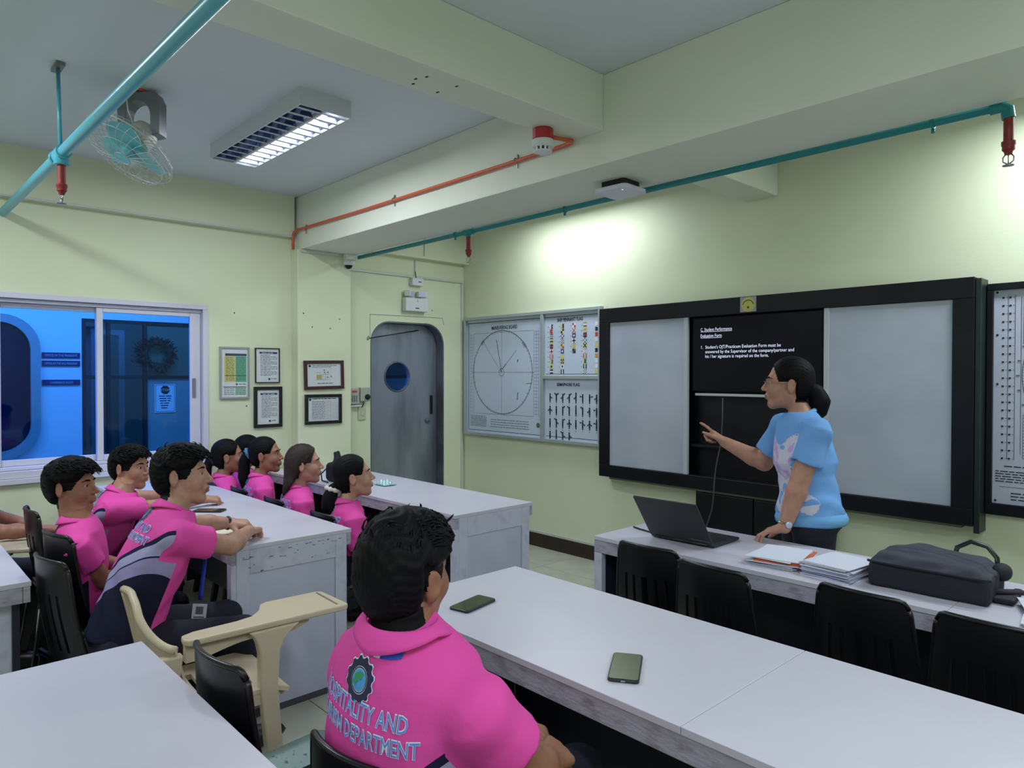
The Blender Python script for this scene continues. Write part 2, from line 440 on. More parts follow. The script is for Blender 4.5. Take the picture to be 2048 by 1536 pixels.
def head_prims(H, fem, neck_o, nr):
    s = H.s; P = lambda *a: H.P(*a); R = H.R/s
    E = lambda c, r, Rl=None: el(P(*c), [x*s for x in r], R if Rl is None else R@Rl)
    C = lambda a, ra, b, rb: rc(P(*a), ra*s, P(*b), rb*s)
    j = 0.94 if fem else 1.0
    out = [(E((0, -0.012, 0.034), (0.073, 0.092, 0.084)), 0.01, 'u'),
           (E((0, 0.030, -0.030), (0.060*j, 0.062, 0.078)), 0.03, 'u'),
           (C((-0.046*j, -0.002, -0.055), 0.020, (-0.012, 0.060, -0.098), 0.016), 0.025, 'u'),
           (C((0.046*j, -0.002, -0.055), 0.020, (0.012, 0.060, -0.098), 0.016), 0.025, 'u'),
           (E((0, 0.068, -0.098), (0.018, 0.016, 0.016)), 0.018, 'u'),
           (E((0, 0.02, -0.075), (0.042*j, 0.05, 0.03)), 0.02, 'u'),
           (C((-0.034, 0.073, 0.024), 0.011, (0.034, 0.073, 0.024), 0.011), 0.02, 'u'),
           (E((-0.038, 0.058, -0.030), (0.022, 0.024, 0.026)), 0.02, 'u'), (E((0.038, 0.058, -0.030), (0.022, 0.024, 0.026)), 0.02, 'u'),
           (E((-0.031, 0.094, 0.004), (0.018, 0.014, 0.011)), 0.014, 's'), (E((0.031, 0.094, 0.004), (0.018, 0.014, 0.011)), 0.014, 's'),
           (C((-0.021, 0.0815, 0.0115), 0.0042, (-0.042, 0.0745, 0.0095), 0.0042), 0.006, 'u'), (C((0.021, 0.0815, 0.0115), 0.0042, (0.042, 0.0745, 0.0095), 0.0042), 0.006, 'u'),
           (C((-0.022, 0.0785, -0.0075), 0.0036, (-0.040, 0.0725, -0.0065), 0.0036), 0.006, 'u'), (C((0.022, 0.0785, -0.0075), 0.0036, (0.040, 0.0725, -0.0065), 0.0036), 0.006, 'u'),
           (C((0, 0.084, 0.014), 0.007, (0, 0.108, -0.028), 0.0105), 0.010, 'u'),
           (E((-0.012, 0.096, -0.032), (0.008, 0.010, 0.007)), 0.006, 'u'), (E((0.012, 0.096, -0.032), (0.008, 0.010, 0.007)), 0.006, 'u'),
           (E((0, 0.086, -0.060), (0.026, 0.012, 0.016)), 0.012, 'u'),
           (E((0, 0.095, -0.0565), (0.021, 0.0075, 0.0055)), 0.005, 'u'), (E((0, 0.0935, -0.0685), (0.018, 0.0078, 0.0065)), 0.005, 'u'),
           (E((0, 0.103, -0.0625), (0.022, 0.006, 0.0018)), 0.003, 's')]
    for sx in (-1, 1):
        a = math.radians(22*sx); Rl = np.array([[math.cos(a), math.sin(a), 0], [-math.sin(a), math.cos(a), 0], [0, 0, 1]])
        out += [(E((sx*0.0765, -0.012, -0.006), (0.0075, 0.020, 0.031), Rl), 0.006, 'u'),
                (E((sx*0.070, -0.008, -0.030), (0.008, 0.010, 0.012)), 0.006, 'u'),
                (E((sx*0.0845, -0.010, -0.003), (0.0045, 0.011, 0.018), Rl), 0.004, 's')]
    out.append((rc(neck_o, nr*1.12, P(0, -0.018, -0.055), nr*0.95), 0.03, 'u'))
    return out

def smax(a, b, k):
    h = np.clip(0.5-0.5*(b-a)/k, 0, 1); return b*(1-h)+a*h+k*h*(1-h)
def hair_local(style, seed, vol=1.0):
    """returns verts, quads, extra tubes in head-local units"""
    g = Grid((-0.14, -0.22, -0.14 if style != 'long' else -0.34), (0.14, 0.15, 0.17), 0.0045 if style != 'long' else 0.005)
    X, Y, Z = g.full(); r = random.Random(seed); mb = MB()
    if style == 'short':
        g.op(el((0, 0.002, 0.050), (0.083*vol, 0.104*vol, 0.080*vol)), 0.02)
        g.op(el((0, -0.030, 0.004), (0.080, 0.084, 0.094)), 0.03)
        g.F += (0.0016*np.sin(41*np.arctan2(X, Z+0.05)+5*np.sin(Y*55+X*20))+0.0012*np.sin(97*X+130*Z+50*Y+3*np.sin(60*Y))).astype(f32)
        dA = 0.75*(Y-0.082)-0.66*(Z-0.066)
        dB = np.minimum(0.030-Z, Y+0.028)
        dC = -0.088-Z+0.25*np.abs(X)
        jag = 0.005*np.sin(130*X+60*Y)+0.004*np.sin(210*X+40*Z+90*Y)
        g.F = smax(smax(g.F, np.maximum(dA, dB)+jag, 0.026), dC+jag, 0.02).astype(f32)
        for i in range(520):
            az = r.uniform(0, 2*math.pi); e = r.uniform(0.25, 1.0)
            d = Vector((math.cos(az)*math.cos(e), math.sin(az)*math.cos(e), math.sin(e)))
            p = Vector((d.x*0.080*vol, d.y*0.100*vol+0.002, d.z*0.077*vol+0.050))
            flow = Vector((0.25*d.x+r.uniform(-.3, .3), 0.75+r.uniform(-.2, .3), -0.05)) if d.y > -0.35 else Vector((r.uniform(-.25, .25), -0.25, -0.8))
            if r.random() < 0.04: flow = Vector((r.uniform(-1, 1), r.uniform(-.6, 1), 0.9))
            flow = (flow-d*flow.dot(d)*0.85+d*0.06).normalized(); L = r.uniform(0.022, 0.048)
            q = p+flow*L*0.55+d*0.002; t = p+flow*L-d*0.010
            mb.tube([p-d*0.006, (p+q)/2+d*0.003, q, t], [0.0026, 0.0028, 0.0020, 0.0003], 4)
    elif style in ('pony', 'bun'):
        g.op(el((0, -0.014, 0.036), (0.080, 0.097, 0.090)), 0.02)
        g.op(el((0, -0.045, -0.015), (0.066, 0.060, 0.065)), 0.03)
        g.F += (0.0006*np.sin(83*np.arctan2(X, Z+0.02)+Y*12)+0.0007*np.sin(47*np.arctan2(X, Z+0.02)+2*np.sin(Y*30))).astype(f32)
        dA = 0.82*(Y-0.070)-0.57*(Z-0.074)
        dB = np.minimum(0.016-Z, Y+0.030)
        g.F = smax(np.maximum(g.F, -0.085-Z), np.maximum(dA, dB), 0.016).astype(f32)
    elif style == 'long':
        g.op(el((0, -0.012, 0.036), (0.083, 0.099, 0.092)), 0.02)
        pts = [((0, -0.045, -0.02), (0.086, 0.072, 0.09)), ((0, -0.075, -0.12), (0.092, 0.052, 0.10)), ((0, -0.100, -0.22), (0.085, 0.038, 0.10))]
        for c, rr in pts: g.op(el(c, rr), 0.03)
        g.F += (0.0022*np.sin(48*np.arctan2(X, -Y-0.02)+3*np.sin(Z*18))+0.001*np.sin(90*X+Z*6)).astype(f32)
        dA = 0.80*(Y-0.066)-0.60*(Z-0.074)
        dB = np.minimum(0.000-Z, Y+0.022)
        g.F = smax(g.F, np.maximum(dA, dB), 0.014).astype(f32)
        for i in range(90):
            a = r.uniform(-1.3, 1.3); x = 0.085*math.sin(a); y = -0.10-0.036*math.cos(a)
            mb.tube([(x, y, -0.22), (x*1.02, y-0.004, -0.27), (x*0.95+r.uniform(-.01, .01), y+r.uniform(0, .02), -0.31-r.uniform(0, 0.05))], [0.006, 0.005, 0.0008], 5)
    V, Q = snet(g)
    return V, Q, mb

def person(label, base, pelvis, neck, head, yaw, hyaw, hpitch=0, hroll=0, s=1.0, hs=1.0, sw=0.165, fem=False, skin='skin_a',
           hair='short', hseed=1, hvol=1.0, hair_m=None, arms=None, legs=None, shirt='polo', group=None, sleeve=0.58, tl=0.0,
           pony=None, text=True, cu=0.0, wk=1.0, hem=-0.50, res=(0.009, 0.0045), sleeve_r=1.0):
    root = thing('person', label, 'person', base, 0, group)
    B = np.array(base, float); SK = MATS[skin]; hm = hair_m or HAIR
    pelvis, neck, head = (np.array(a, float) for a in (pelvis, neck, head))
    up = neck-pelvis; TL = np.linalg.norm(up); up /= TL
    y = math.radians(yaw); f = np.array([math.cos(y), math.sin(y), 0.0]); f -= up*(f@up); f /= np.linalg.norm(f); r = np.cross(f, up)
    T = Frame(neck-up*0.055*s, r, f, up)
    H = yaw_frame(head, hyaw, hpitch, hroll, hs)
    vv = np.array([-0.60, -0.5, -0.4, -0.3, -0.18, -0.08, 0.0, 0.03, 0.055, 0.09])*s
    k = (TL-0.055*s)/(0.5*s)
    vv[:4] *= k
    if fem:
        aa = np.array([.165, .165, .140, .128, .142, .140, .126, .095, .060, .042])*s*wk; bb = np.array([.12, .12, .105, .100, .118, .102, .082, .068, .054, .040])*s*wk
    else:
        aa = np.array([.160, .162, .152, .150, .160, .158, .142, .108, .068, .048])*s*wk; bb = np.array([.12, .122, .115, .112, .118, .106, .086, .072, .058, .042])*s*wk
    def torso(off, vmin, vmax=0.10):
        R = T.R; o = T.o
        def fn(X, Y, Z):
            x, yy, z = X-o[0], Y-o[1], Z-o[2]
            u = x*R[0, 0]+yy*R[1, 0]+z*R[2, 0]; w = x*R[0, 1]+yy*R[1, 1]+z*R[2, 1]; v = x*R[0, 2]+yy*R[1, 2]+z*R[2, 2]
            a = np.interp(v.ravel(), vv, aa).reshape(v.shape); b = np.interp(v.ravel(), vv, bb).reshape(v.shape)
            w = w+0.018*s*np.clip(-v/0.3, 0, 1)-0.015
            d = (np.sqrt((u/a)**2+(w/b)**2)-1)*np.minimum(a, b)-off
            return np.maximum(np.maximum(d, vmin*s*k-v), v-vmax*s)
        c = [T.P(sx*0.2*s, sy*0.16*s, z) for sx in (-1, 1) for sy in (-1, 1) for z in (vmin*s*k-0.02, 0.1*s)]
        return np.min(c, 0), np.max(c, 0), fn
    nr = (0.042 if fem else 0.049)*s*(1.12 if wk > 1.12 else 1.0)
    # --- joints
    J = {}
    for sd, sx in (('R', 1), ('L', -1)):
        a = (arms or {}).get(sd) or {}
        sh = T.P(sx*sw*s, 0.01*s, -0.050*s)
        if 'sh' in a: sh = np.array(a['sh'], float)
        el_ = np.array(a['e'], float) if 'e' in a else sh+T.R@np.array([sx*0.05, 0.03, -0.27])*s
        wr = np.array(a['w'], float) if 'w' in a else el_+np.array(f)*0.2*s+np.array([0, 0, -0.06])-r*sx*0.06
        hd = np.array(a['d'], float) if 'd' in a else (wr-el_)
        hu = np.array(a['u'], float) if 'u' in a else np.array([0, 0, 1.0])
        J[sd] = (sh, el_, wr, hd, hu, a.get('p', 'relax'))
    # --- body (one continuous surface: head, neck, trunk, arms, hands)
    pr = [(torso(-0.014*s, -0.46), 0.01, 'u')]
    for sd, sx in (('R', 1), ('L', -1)):
        sh, e_, wr, hd, hu, po = J[sd]; fat = 1.12 if wk > 1.05 else 1.0; fa = (0.88 if fem and wk < 1.05 else 1.0)*fat*s
        pr.append((rc(T.P(sx*0.06*s, 0, -0.035*s), 0.05*s, sh, 0.045*s), 0.03, 'u'))
        pr.append((rc(sh, 0.047*fa, e_, 0.038*fa), 0.02, 'u'))
        m = e_+(wr-e_)*0.28
        pr.append((rc(e_, 0.037*fa, m, 0.040*fa), 0.012, 'u')); pr.append((rc(m, 0.040*fa, wr, 0.0255*fa), 0.012, 'u'))
        pr += [(p, kk, 'u') for p, kk in hand_prims(wr, hd, hu, sx, po, 0.94*s if fem else s)]
    hp = head_prims(H, fem, T.P(0, -0.005, 0.02*s), nr)
    lo = np.min([p[0][0] for p in pr+hp], 0)-0.02; hi = np.max([p[0][1] for p in pr+hp], 0)+0.02
    fine = [(H.o-0.13*hs, H.o+0.13*hs)]
    for sd in 'RL':
        w_ = J[sd][2]; d_ = J[sd][3]/np.linalg.norm(J[sd][3]); c = w_+d_*0.08*s; fine.append((c-0.10*s, c+0.10*s))
    g = Grid(lo, hi, res[0], fine, res[1])
    hs_ = Grid.__new__(Grid); hs_.ax = g.ax; hs_.F = np.full(g.F.shape, 1.0, f32)
    for p, kk, m in hp: hs_.op(p, kk*hs, m)
    for p, kk, m in pr: g.op(p, kk, m)
    a, d = g.F, hs_.F; h = np.clip(0.5+0.5*(a-d)/0.02, 0, 1); near = (a < 0.3) | (d < 0.3)
    g.F = np.where(near, a*(1-h)+d*h-0.02*h*(1-h), 1.0).astype(f32)
    V, Q = snet(g)
    c = H.L(V[Q].mean(1))/hs
    c = (V[Q].mean(1)-H.o)@(H.R/hs)/hs
    lip = ((c[:, 0]/0.023)**2+((c[:, 2]+0.062)/0.0125)**2 < 1) & (c[:, 1] > 0.085)
    ax_ = np.abs(c[:, 0])
    if hair == 'short': scalp = ((c[:, 1] < 0.040+0.55*c[:, 2]) & (c[:, 2] > -0.012-0.25*np.clip(c[:, 1], -1, 0)*0) & (c[:, 1] < 0.05) | (c[:, 1] < -0.030) & (c[:, 2] > -0.092)) & ((ax_ < 0.0755) | (c[:, 2] > 0.032) | (c[:, 1] < -0.036)) & (np.linalg.norm(c, axis=1) < 0.14)
    else: scalp = ((c[:, 1] < 0.058+0.35*(c[:, 2]-0.05)) & (c[:, 2] > 0.010) | (c[:, 1] < -0.032) & (c[:, 2] > -0.080)) & ((ax_ < 0.0745) | (c[:, 2] > 0.03)) & (np.linalg.norm(c, axis=1) < 0.14)
    body = np_mesh('body', V-B, Q, [SK, LIP, hm], root, np.where(scalp, 2, lip.astype(int)))
    # --- eyes, brows
    Rm = Matrix([list(x) for x in (H.R/hs)]); Rz = Rm @ Matrix(((1, 0, 0), (0, 0, 1), (0, -1, 0)))
    for sx in (-1, 1):
        mb = MB(); cc = H.P(sx*0.031, 0.0725, 0.003)-B
        mb.ell(cc, 0.0120*hs, 14, 10, 0, Rz)
        mb.m = [1 if (i//14) < 2 else 0 for i in range(len(mb.f))]
        mb.build('eye', [EYEW, IRIS], root, smooth=True, fix=False)
        mb = MB()
        mb.tube([H.P(sx*x, yy, z)-B for x, yy, z in ((0.013, 0.0885, 0.022), (0.026, 0.0890, 0.027), (0.039, 0.0820, 0.027), (0.051, 0.0700, 0.021))], [0.002*hs, 0.0044*hs, 0.0040*hs, 0.001*hs], 6)
        mb.build('eyebrow', hm, root, smooth=True)
    # --- hair
    HV, HQ, tb = hair_local(hair, hseed, hvol)
    tv = np.array([list(v) for v in tb.v]).reshape(-1, 3)
    mb = MB(); mb.add([tuple(H.P(*v)-B) for v in HV], [tuple(int(i) for i in q) for q in HQ])
    if len(tv): mb.add([tuple(H.P(*v)-B) for v in tv], tb.f)
    ho = mb.build('hair', hm, root, smooth=True, fix=False)
    if pony:
        pb = MB(); pts = [np.array(p, float) for p in pony['path']]; rr = pony['r']
        L = len(pts)
        W = [H.P(*p) if not pony.get('world') else p for p in pts]
        dense = []
        for i in range(L-1):
            for q in range(4): t = q/4; dense.append((W[i]*(1-t)+W[i+1]*t, rr[i]*(1-t)+rr[i+1]*t))
        dense.append((W[-1], rr[-1]))
        pb.tube([p-B for p, _ in dense], [q for _, q in dense], 14)
        rr2 = random.Random(hseed)
        for n in range(36):
            an = rr2.uniform(0, 6.28); ph = rr2.uniform(-.2, .2)
            side = np.array([math.cos(an), math.sin(an)*0.9, 0]); st = rr2.randint(0, 4)
            pb.tube([p+side*q*(0.93)+np.array([0, 0, ph*0.02])-B for p, q in dense[st:]], [0.004]*(len(dense)-st-1)+[0.0006], 4)
        po = pb.build('ponytail', hm, root, smooth=True)
        if pony.get('tie'):
            tm, ti = pony['tie']; p0 = dense[ti][0]; p1 = dense[ti+1][0]; rad = dense[ti][1]
            t = MB(); ax = Vector(p1-p0).normalized(); u = ax.orthogonal().normalized(); q = ax.cross(u)
            ring = [Vector(p0-B)+(u*math.cos(a)+q*math.sin(a))*(rad*1.08+0.004*math.sin(a*7)) for a in [2*math.pi*i/24 for i in range(25)]]
            t.tube(ring, [0.011+0.003*math.sin(i*2.1) for i in range(25)], 8, caps=False); t.build('hair_tie', tm, root, smooth=True)
    # --- shirt
    sg = [(torso(0.008*s, hem, 0.052+cu), 0.01)]
    for sd, sx in (('R', 1), ('L', -1)):
        sh, e_, *_ = J[sd]
        ms = 1.13 if wk > 1.05 else 1.0
        sg.append((rc(T.P(sx*0.05*s, 0, -0.035*s), 0.055*s, sh, 0.055*s*ms), 0.03))
        en = sh+(e_-sh)*sleeve
        sg.append((ccone(sh-(e_-sh)*0.05, 0.058*s*sleeve_r, en, 0.064*s*sleeve_r*(1.1 if wk > 1.05 else 1), 0.015), 0.022))
    lo = np.min([p[0][0] for p in sg], 0)-0.02; hi = np.max([p[0][1] for p in sg], 0)+0.02
    g = Grid(lo, hi, 0.007)
    for p, kk in sg: g.op(p, kk)
    X, Y, Z = g.full(); o = T.o; R = T.R
    u = (X-o[0])*R[0, 0]+(Y-o[1])*R[1, 0]+(Z-o[2])*R[2, 0]; v = (X-o[0])*R[0, 2]+(Y-o[1])*R[1, 2]+(Z-o[2])*R[2, 2]
    wr_ = 0.0032*np.sin(46*v+14*u+3.0*np.sin(11*u+hseed))*np.clip((-v-0.08)/0.2, 0, 1)+0.0025*np.sin(62*u+30*v+2*np.sin(20*v+hseed))*np.clip((np.abs(u)-0.07)/0.08, 0, 1)
    g.F = np.where(g.F < 0.2, g.F+wr_, g.F).astype(f32)
    g.F = np.maximum(g.F, -(np.sqrt(((u)/(nr*1.25))**2+(((X-o[0])*R[0, 1]+(Y-o[1])*R[1, 1]+(Z-o[2])*R[2, 1]-0.012)/(nr*1.3))**2)-1)*nr-np.where(v > 0.015*s, 0, 9)).astype(f32) if shirt != 'polo' else g.F
    V, Q = snet(g)
    loc = T.L(V); A = np.zeros_like(V); A[:, 0] = loc[:, 0]/s; A[:, 1] = loc[:, 2]/s
    slv = np.full(len(V), -1.0)
    for sd, sx in (('R', 1), ('L', -1)):
        sh, e_, *_ = J[sd]; ax = (e_-sh)/np.linalg.norm(e_-sh); t = (V-sh)@ax; rad = np.linalg.norm(V-sh-np.outer(t, ax), axis=1)
        q = np.minimum(np.minimum(0.092*s*sleeve_r-rad, t+0.03), np.linalg.norm(e_-sh)*sleeve+0.03-t)
        slv = np.maximum(slv, np.minimum(q, np.maximum(loc[:, 0]*sx-0.142*s*wk, 0.066*s*sleeve_r-rad)))
    if shirt == 'polo': slv = np.maximum(slv, loc[:, 1]-0.050*s)
    A[:, 2] = np.clip(0.5+slv/0.03, 0, 1)
    A[:, 1] += tl
    smat = shirt_mat() if shirt == 'polo' else MATS[shirt]
    so = np_mesh('shirt', V-B, Q, [smat], root, None, A)
    if shirt == 'polo':
        c = MB()
        def cf(u_, v_):
            a = math.radians(-90-148+296*u_); rad = (nr*1.10+0.005)+(0.026*s if not fem else 0.024*s)*v_**1.2; fr = math.cos(a+math.pi/2); sd_ = abs(math.cos(a))
            lo_ = 0.026*s+0.022*s*sd_-0.040*s*max(0, -fr); ht = (0.068-0.020*(1-fr)*0.5)*s*(1-v_)+lo_*v_+0.007*s*math.sin(math.pi*v_)
            p = T.P(rad*1.06*math.cos(a), rad*math.sin(a)+0.006*s+cu*0.25, ht+cu); return p-B
        c.sheet(cf, 36, 6, 0.004)
        c.build('collar', PINK, so, smooth=True)
    # --- trousers, shoes
    tg = [(el(pelvis+np.array([0, 0, -0.02]), (0.160*s*wk, 0.108*s*wk, 0.110*s), np.stack([r, f, up], 1)), 0.02), (torso(-0.004, -0.60, -0.40), 0.02)]
    fh = np.array([math.cos(y), math.sin(y), 0.0]); rh = np.array([math.sin(y), -math.cos(y), 0.0])
    lg = legs or [(pelvis+rh*sx*0.09*s, pelvis+rh*sx*0.12*s+fh*0.42*s+np.array([0, 0, -0.02]), None) for sx in (1, -1)]
    for hp_, kn, an in lg:
        hp_, kn = np.array(hp_, float), np.array(kn, float)
        an = np.array(an, float) if an is not None else np.array([kn[0]-0.02*fh[0], kn[1]-0.02*fh[1], 0.09])
        tg += [(rc(hp_, 0.088*s*wk, kn, 0.062*s*wk), 0.02), (rc(kn, 0.062*s*wk, an, 0.05*s), 0.015)]
        sb = MB(); sb.ell(an+fh*0.06+np.array([0, 0, -0.045])-B, (0.045, 0.13, 0.043), 14, 8, 0, Matrix([list(x) for x in np.stack([rh, fh, [0, 0, 1]], 1)]))
        sb.build('shoe', mat('shoe_black', (16, 16, 18), rough=0.4), root, smooth=True)
    lo = np.min([p[0][0] for p in tg], 0)-0.02; hi = np.max([p[0][1] for p in tg], 0)+0.02
    g = Grid(lo, hi, 0.012)
    for p, kk in tg: g.op(p, kk)
    V, Q = snet(g); np_mesh('trousers', V-B, Q, [NAVYCLOTH], root)
    P = dict(root=root, T=T, H=H, B=B, shirt=so, body=body, J=J, s=s, r=r, f=f)
    if text and shirt == 'polo': back_print(P)
    return P

LETW = mat('print_white', (225, 228, 245), rough=0.6); LETB = mat('print_blue', (92, 140, 225), rough=0.6)
EMN = mat('emblem_navy', (30, 34, 70), rough=0.6); EMG = mat('emblem_green', (50, 140, 90), rough=0.6); EMC = mat('emblem_blue', (70, 150, 210), rough=0.6)
def back_print(P):
    me = P['shirt'].data; T = P['T']; B = P['B']; s = P['s']
    bvh = BVHTree.FromPolygons([v.co.copy() for v in me.vertices], [tuple(p.vertices) for p in me.polygons])
    fwd = Vector(T.R[:, 1])
    def onb(u, v, off):
        o = Vector(T.P(u*s, -0.45, v*s)-B); h = bvh.ray_cast(o, fwd)
        if h[0] is None: return Vector(T.P(u*s, -0.11*s, v*s)-B)
        return h[0]-fwd*off
    def lay(name, vs, fs, m, off, parent):
        mb = MB(); mb.add([onb(a, b, off) for a, b in vs], fs); return mb.build(name, m, parent, fix=False)
    for txt, v0 in (('HOSPITALITY AND', -0.062), ('TOURISM DEPARTMENT', -0.104)):
        wd = 0.245 if 'HOSP' in txt else 0.290
        for nm, m, off, bold in (('lettering_outline', LETW, 0.0022, 0.035), ('lettering', LETB, 0.0034, -0.004)):
            vs, fs, x0, x1 = text2d(txt, bold); kx = wd/(x1-x0)
            # cut the long letters finely enough to follow the cloth
            v2 = [(((x-(x0+x1)/2)*kx)-0.016, v0+y*0.043) for x, y in vs]
            if nm == 'lettering_outline': par = lay(nm, v2, fs, m, off, P['shirt'])
            else: lay(nm, v2, fs, m, off, P['shirt'])
    EV = 0.000
    def ringm(r0, r1, n, teeth=False):
        vs = []; fs = []
        for i in range(n):
            a = 2*math.pi*i/n; r2 = r1*(1.13 if teeth and (i//2) % 2 else 1.0)
            vs += [(-0.016+r0*math.cos(a), EV+r0*math.sin(a)), (-0.016+r2*math.cos(a), EV+r2*math.sin(a))]
        fs = [(2*i, 2*i+1, (2*i+3) % (2*n), (2*i+2) % (2*n)) for i in range(n)]
        return vs, fs
    em = lay('emblem', *ringm(0.001, 0.036, 48, True), LETW, 0.002, P['shirt'])
    lay('emblem_gear', *ringm(0.023, 0.0340, 48, True), EMN, 0.003, em)
    lay('emblem_ring', *ringm(0.0195, 0.0215, 36), EMN, 0.003, em)
    lay('emblem_globe', *ringm(0.0005, 0.018, 24), EMC, 0.0031, em)
    vs = [(a-0.016, b+0.065+EV) for a, b in ((-0.012, -0.056), (-0.002, -0.050), (0.010, -0.052), (0.006, -0.062), (-0.004, -0.066), (-0.006, -0.076), (-0.014, -0.070))]
    lay('emblem_land', vs, [tuple(range(7))], EMG, 0.0042, em)
# ------------------------------------------------------------------ room shell
XW, YW, ZC = -5.318, 4.338, 2.915          # left wall, front wall, ceiling
XR, YB = 1.75, -2.35
WALL = mat('wall_paint', (219, 225, 194), rough=0.55, spec=0.3, var=(1.3, (212, 218, 190), 0.35, 0.7), bump=(90, 0.05))
BEAMP = mat('beam_paint', (228, 232, 218), rough=0.6, spec=0.3, var=(1.0, (218, 224, 206), 0.35, 0.7), bump=(70, 0.05))
CEILP = mat('ceiling_paint', (216, 225, 230), rough=0.65, spec=0.3, var=(0.8, (207, 217, 222), 0.3, 0.7), bump=(60, 0.05))
TILE = mat('floor_tile', (186, 188, 170), rough=0.3, var=(6, (170, 172, 155), 0.4, 0.7))
GROUT = mat('grout', (96, 98, 88), rough=0.9)
ALU = mat('white_aluminium', (206, 206, 222), rough=0.35, spec=0.5)
BASEB = mat('dark_brown_tile', (52, 34, 28), rough=0.3, var=(9, (40, 26, 22), 0.4, 0.6))
WPLAST = mat('white_plastic', (214, 218, 222), rough=0.4)
GPLAST = mat('grey_plastic', (150, 156, 152), rough=0.45)
BLACKP = mat('black_plastic', (14, 14, 17), rough=0.38, spec=0.5)
DARK = mat('dark_screw_hole', (60, 55, 48), rough=0.8)

fl = struct(MB().box((XW-0.2, YB-0.2, -0.16), (XR+0.2, YW+0.2, -0.006)).build('floor', GROUT))
_tm = {}
def lines(lo, hi, ref, st):
    k = math.ceil((lo-ref)/st); L = [lo]
    while ref+k*st < hi-0.02:
        if ref+k*st > lo+0.02: L.append(ref+k*st)
        k += 1
    return L+[hi]
gx, gy = lines(XW, XR, -3.822, 0.6), lines(YB, YW, 3.91, 0.6)
for i in range(len(gx)-1):
    for j in range(len(gy)-1):
        wx, wy = gx[i+1]-gx[i]-0.004, gy[j+1]-gy[j]-0.004; key = (round(wx, 3), round(wy, 3))
        if key not in _tm:
            o = MB().box((-wx/2, -wy/2, -0.012), (wx/2, wy/2, 0)).build('tile', TILE, fl, bev=0.0015); _tm[key] = o
        else:
            o = _tm[key].copy(); COL.objects.link(o)
        o.location = ((gx[i]+gx[i+1])/2, (gy[j]+gy[j+1])/2, 0)

struct(box_obj('ceiling', (XW-0.2, YB-0.2, ZC), (XR+0.2, YW+0.2, ZC+0.12), CEILP))
struct(box_obj('wall_front', (XW-0.2, YW, -0.15), (XR+0.2, YW+0.2, ZC+0.1), WALL))
struct(box_obj('wall_right', (XR, YB-0.2, -0.15), (XR+0.2, YW, ZC+0.1), WALL))
struct(box_obj('wall_back', (XW-0.2, YB-0.2, -0.15), (XR, YB, ZC+0.1), WALL))
# left wall with the window and the round-headed door opening
WY0, WY1, WZ0, WZ1 = 0.585, 1.90, 0.845, 2.010
DY0, DY1, DZ1, DR = 3.287, 4.098, 1.975, 0.20
wl = MB(); T0, T1 = XW-0.20, XW
wl.box((T0, YB, -0.15), (T1, WY0, ZC)).box((T0, WY1, -0.15), (T1, DY0, ZC)).box((T0, DY1, -0.15), (T1, YW, ZC))
wl.box((T0, WY0, -0.15), (T1, WY1, WZ0)).box((T0, WY0, WZ1), (T1, WY1, ZC)).box((T0, DY0, DZ1), (T1, DY1, ZC)).box((T0, DY0, -0.15), (T1, DY1, -0.006))
for yc, yo, s0 in ((DY0+DR, DY0, 180), (DY1-DR, DY1, 0)):
    arc = [(yc+DR*math.cos(math.radians(s0+(-90 if s0 else 90)*t/8)), DZ1-DR+DR*math.sin(math.radians(s0+(-90 if s0 else 90)*t/8))) for t in range(9)]
    wl.prism(arc+[(yo, DZ1)], 0, T0, T1)
struct(wl.build('wall_left', WALL))
# edge beam on top of the left wall, column, ceiling beams
struct(MB().box((XW, YB, 2.590), (XW+0.055, 2.56, ZC)).build('trim_1', WALL))
struct(MB().box((XW, 3.03, 2.560), (XW+0.085, YW, ZC)).build('trim_2', WALL))
struct(MB().box((XW, 2.556, -0.01), (-5.205, 3.032, 2.496)).build('wall_column', WALL, bev=0.006))
struct(MB().box((XW, 2.585, 2.495), (XR, 3.065, ZC)).build('ceiling_beam_cross', BEAMP, bev=0.004))
b2 = MB(); b2.box((-2.345, YB, 2.650), (-2.125, 2.585, ZC)).box((-2.345, 3.065, 2.650), (-2.125, YW, ZC))
struct(b2.build('ceiling_beam_long', BEAMP, bev=0.004))
bb = struct(box_obj('baseboard_front', (XW, YW-0.014, 0), (XR, YW, 0.118), BASEB))
struct(box_obj('baseboard_front_cap', (XW, YW-0.016, 0.118), (XR, YW, 0.136), mat('cap_white', (190, 192, 178), rough=0.5)))
for i, (y0, y1) in enumerate(((YB, 2.556), (3.032, DY0), (DY1, YW-0.016))):
    struct(box_obj('baseboard_left', (XW, y0, 0), (XW+0.014, y1, 0.118), BASEB))
# nail holes left in the plaster
for (n, p) in enumerate([(XW, 2.10, 1.965), (-5.205, 2.605, 1.985), (-5.205, 2.925, 1.955), (-5.205, 2.68, 1.88), (-5.205, 2.84, 1.875), (XW, 2.19, 1.255), (XW, 3.96, 2.10)]):
    h = MB(); h.ell((0, 0, 0), (0.0015, 0.005, 0.007), 8, 6); o = h.build('nail_hole', DARK); o.location = p; struct(o)
for p in [(-2.30, 1.62, 2.65), (-2.21, 1.62, 2.65), (-2.30, 1.74, 2.65), (-2.20, 1.76, 2.65), (-2.255, 1.60, 2.65)]:
    h = MB(); h.ell((0, 0, 0), (0.010, 0.006, 0.0015), 8, 6); o = h.build('nail_hole', DARK); o.location = p; struct(o)

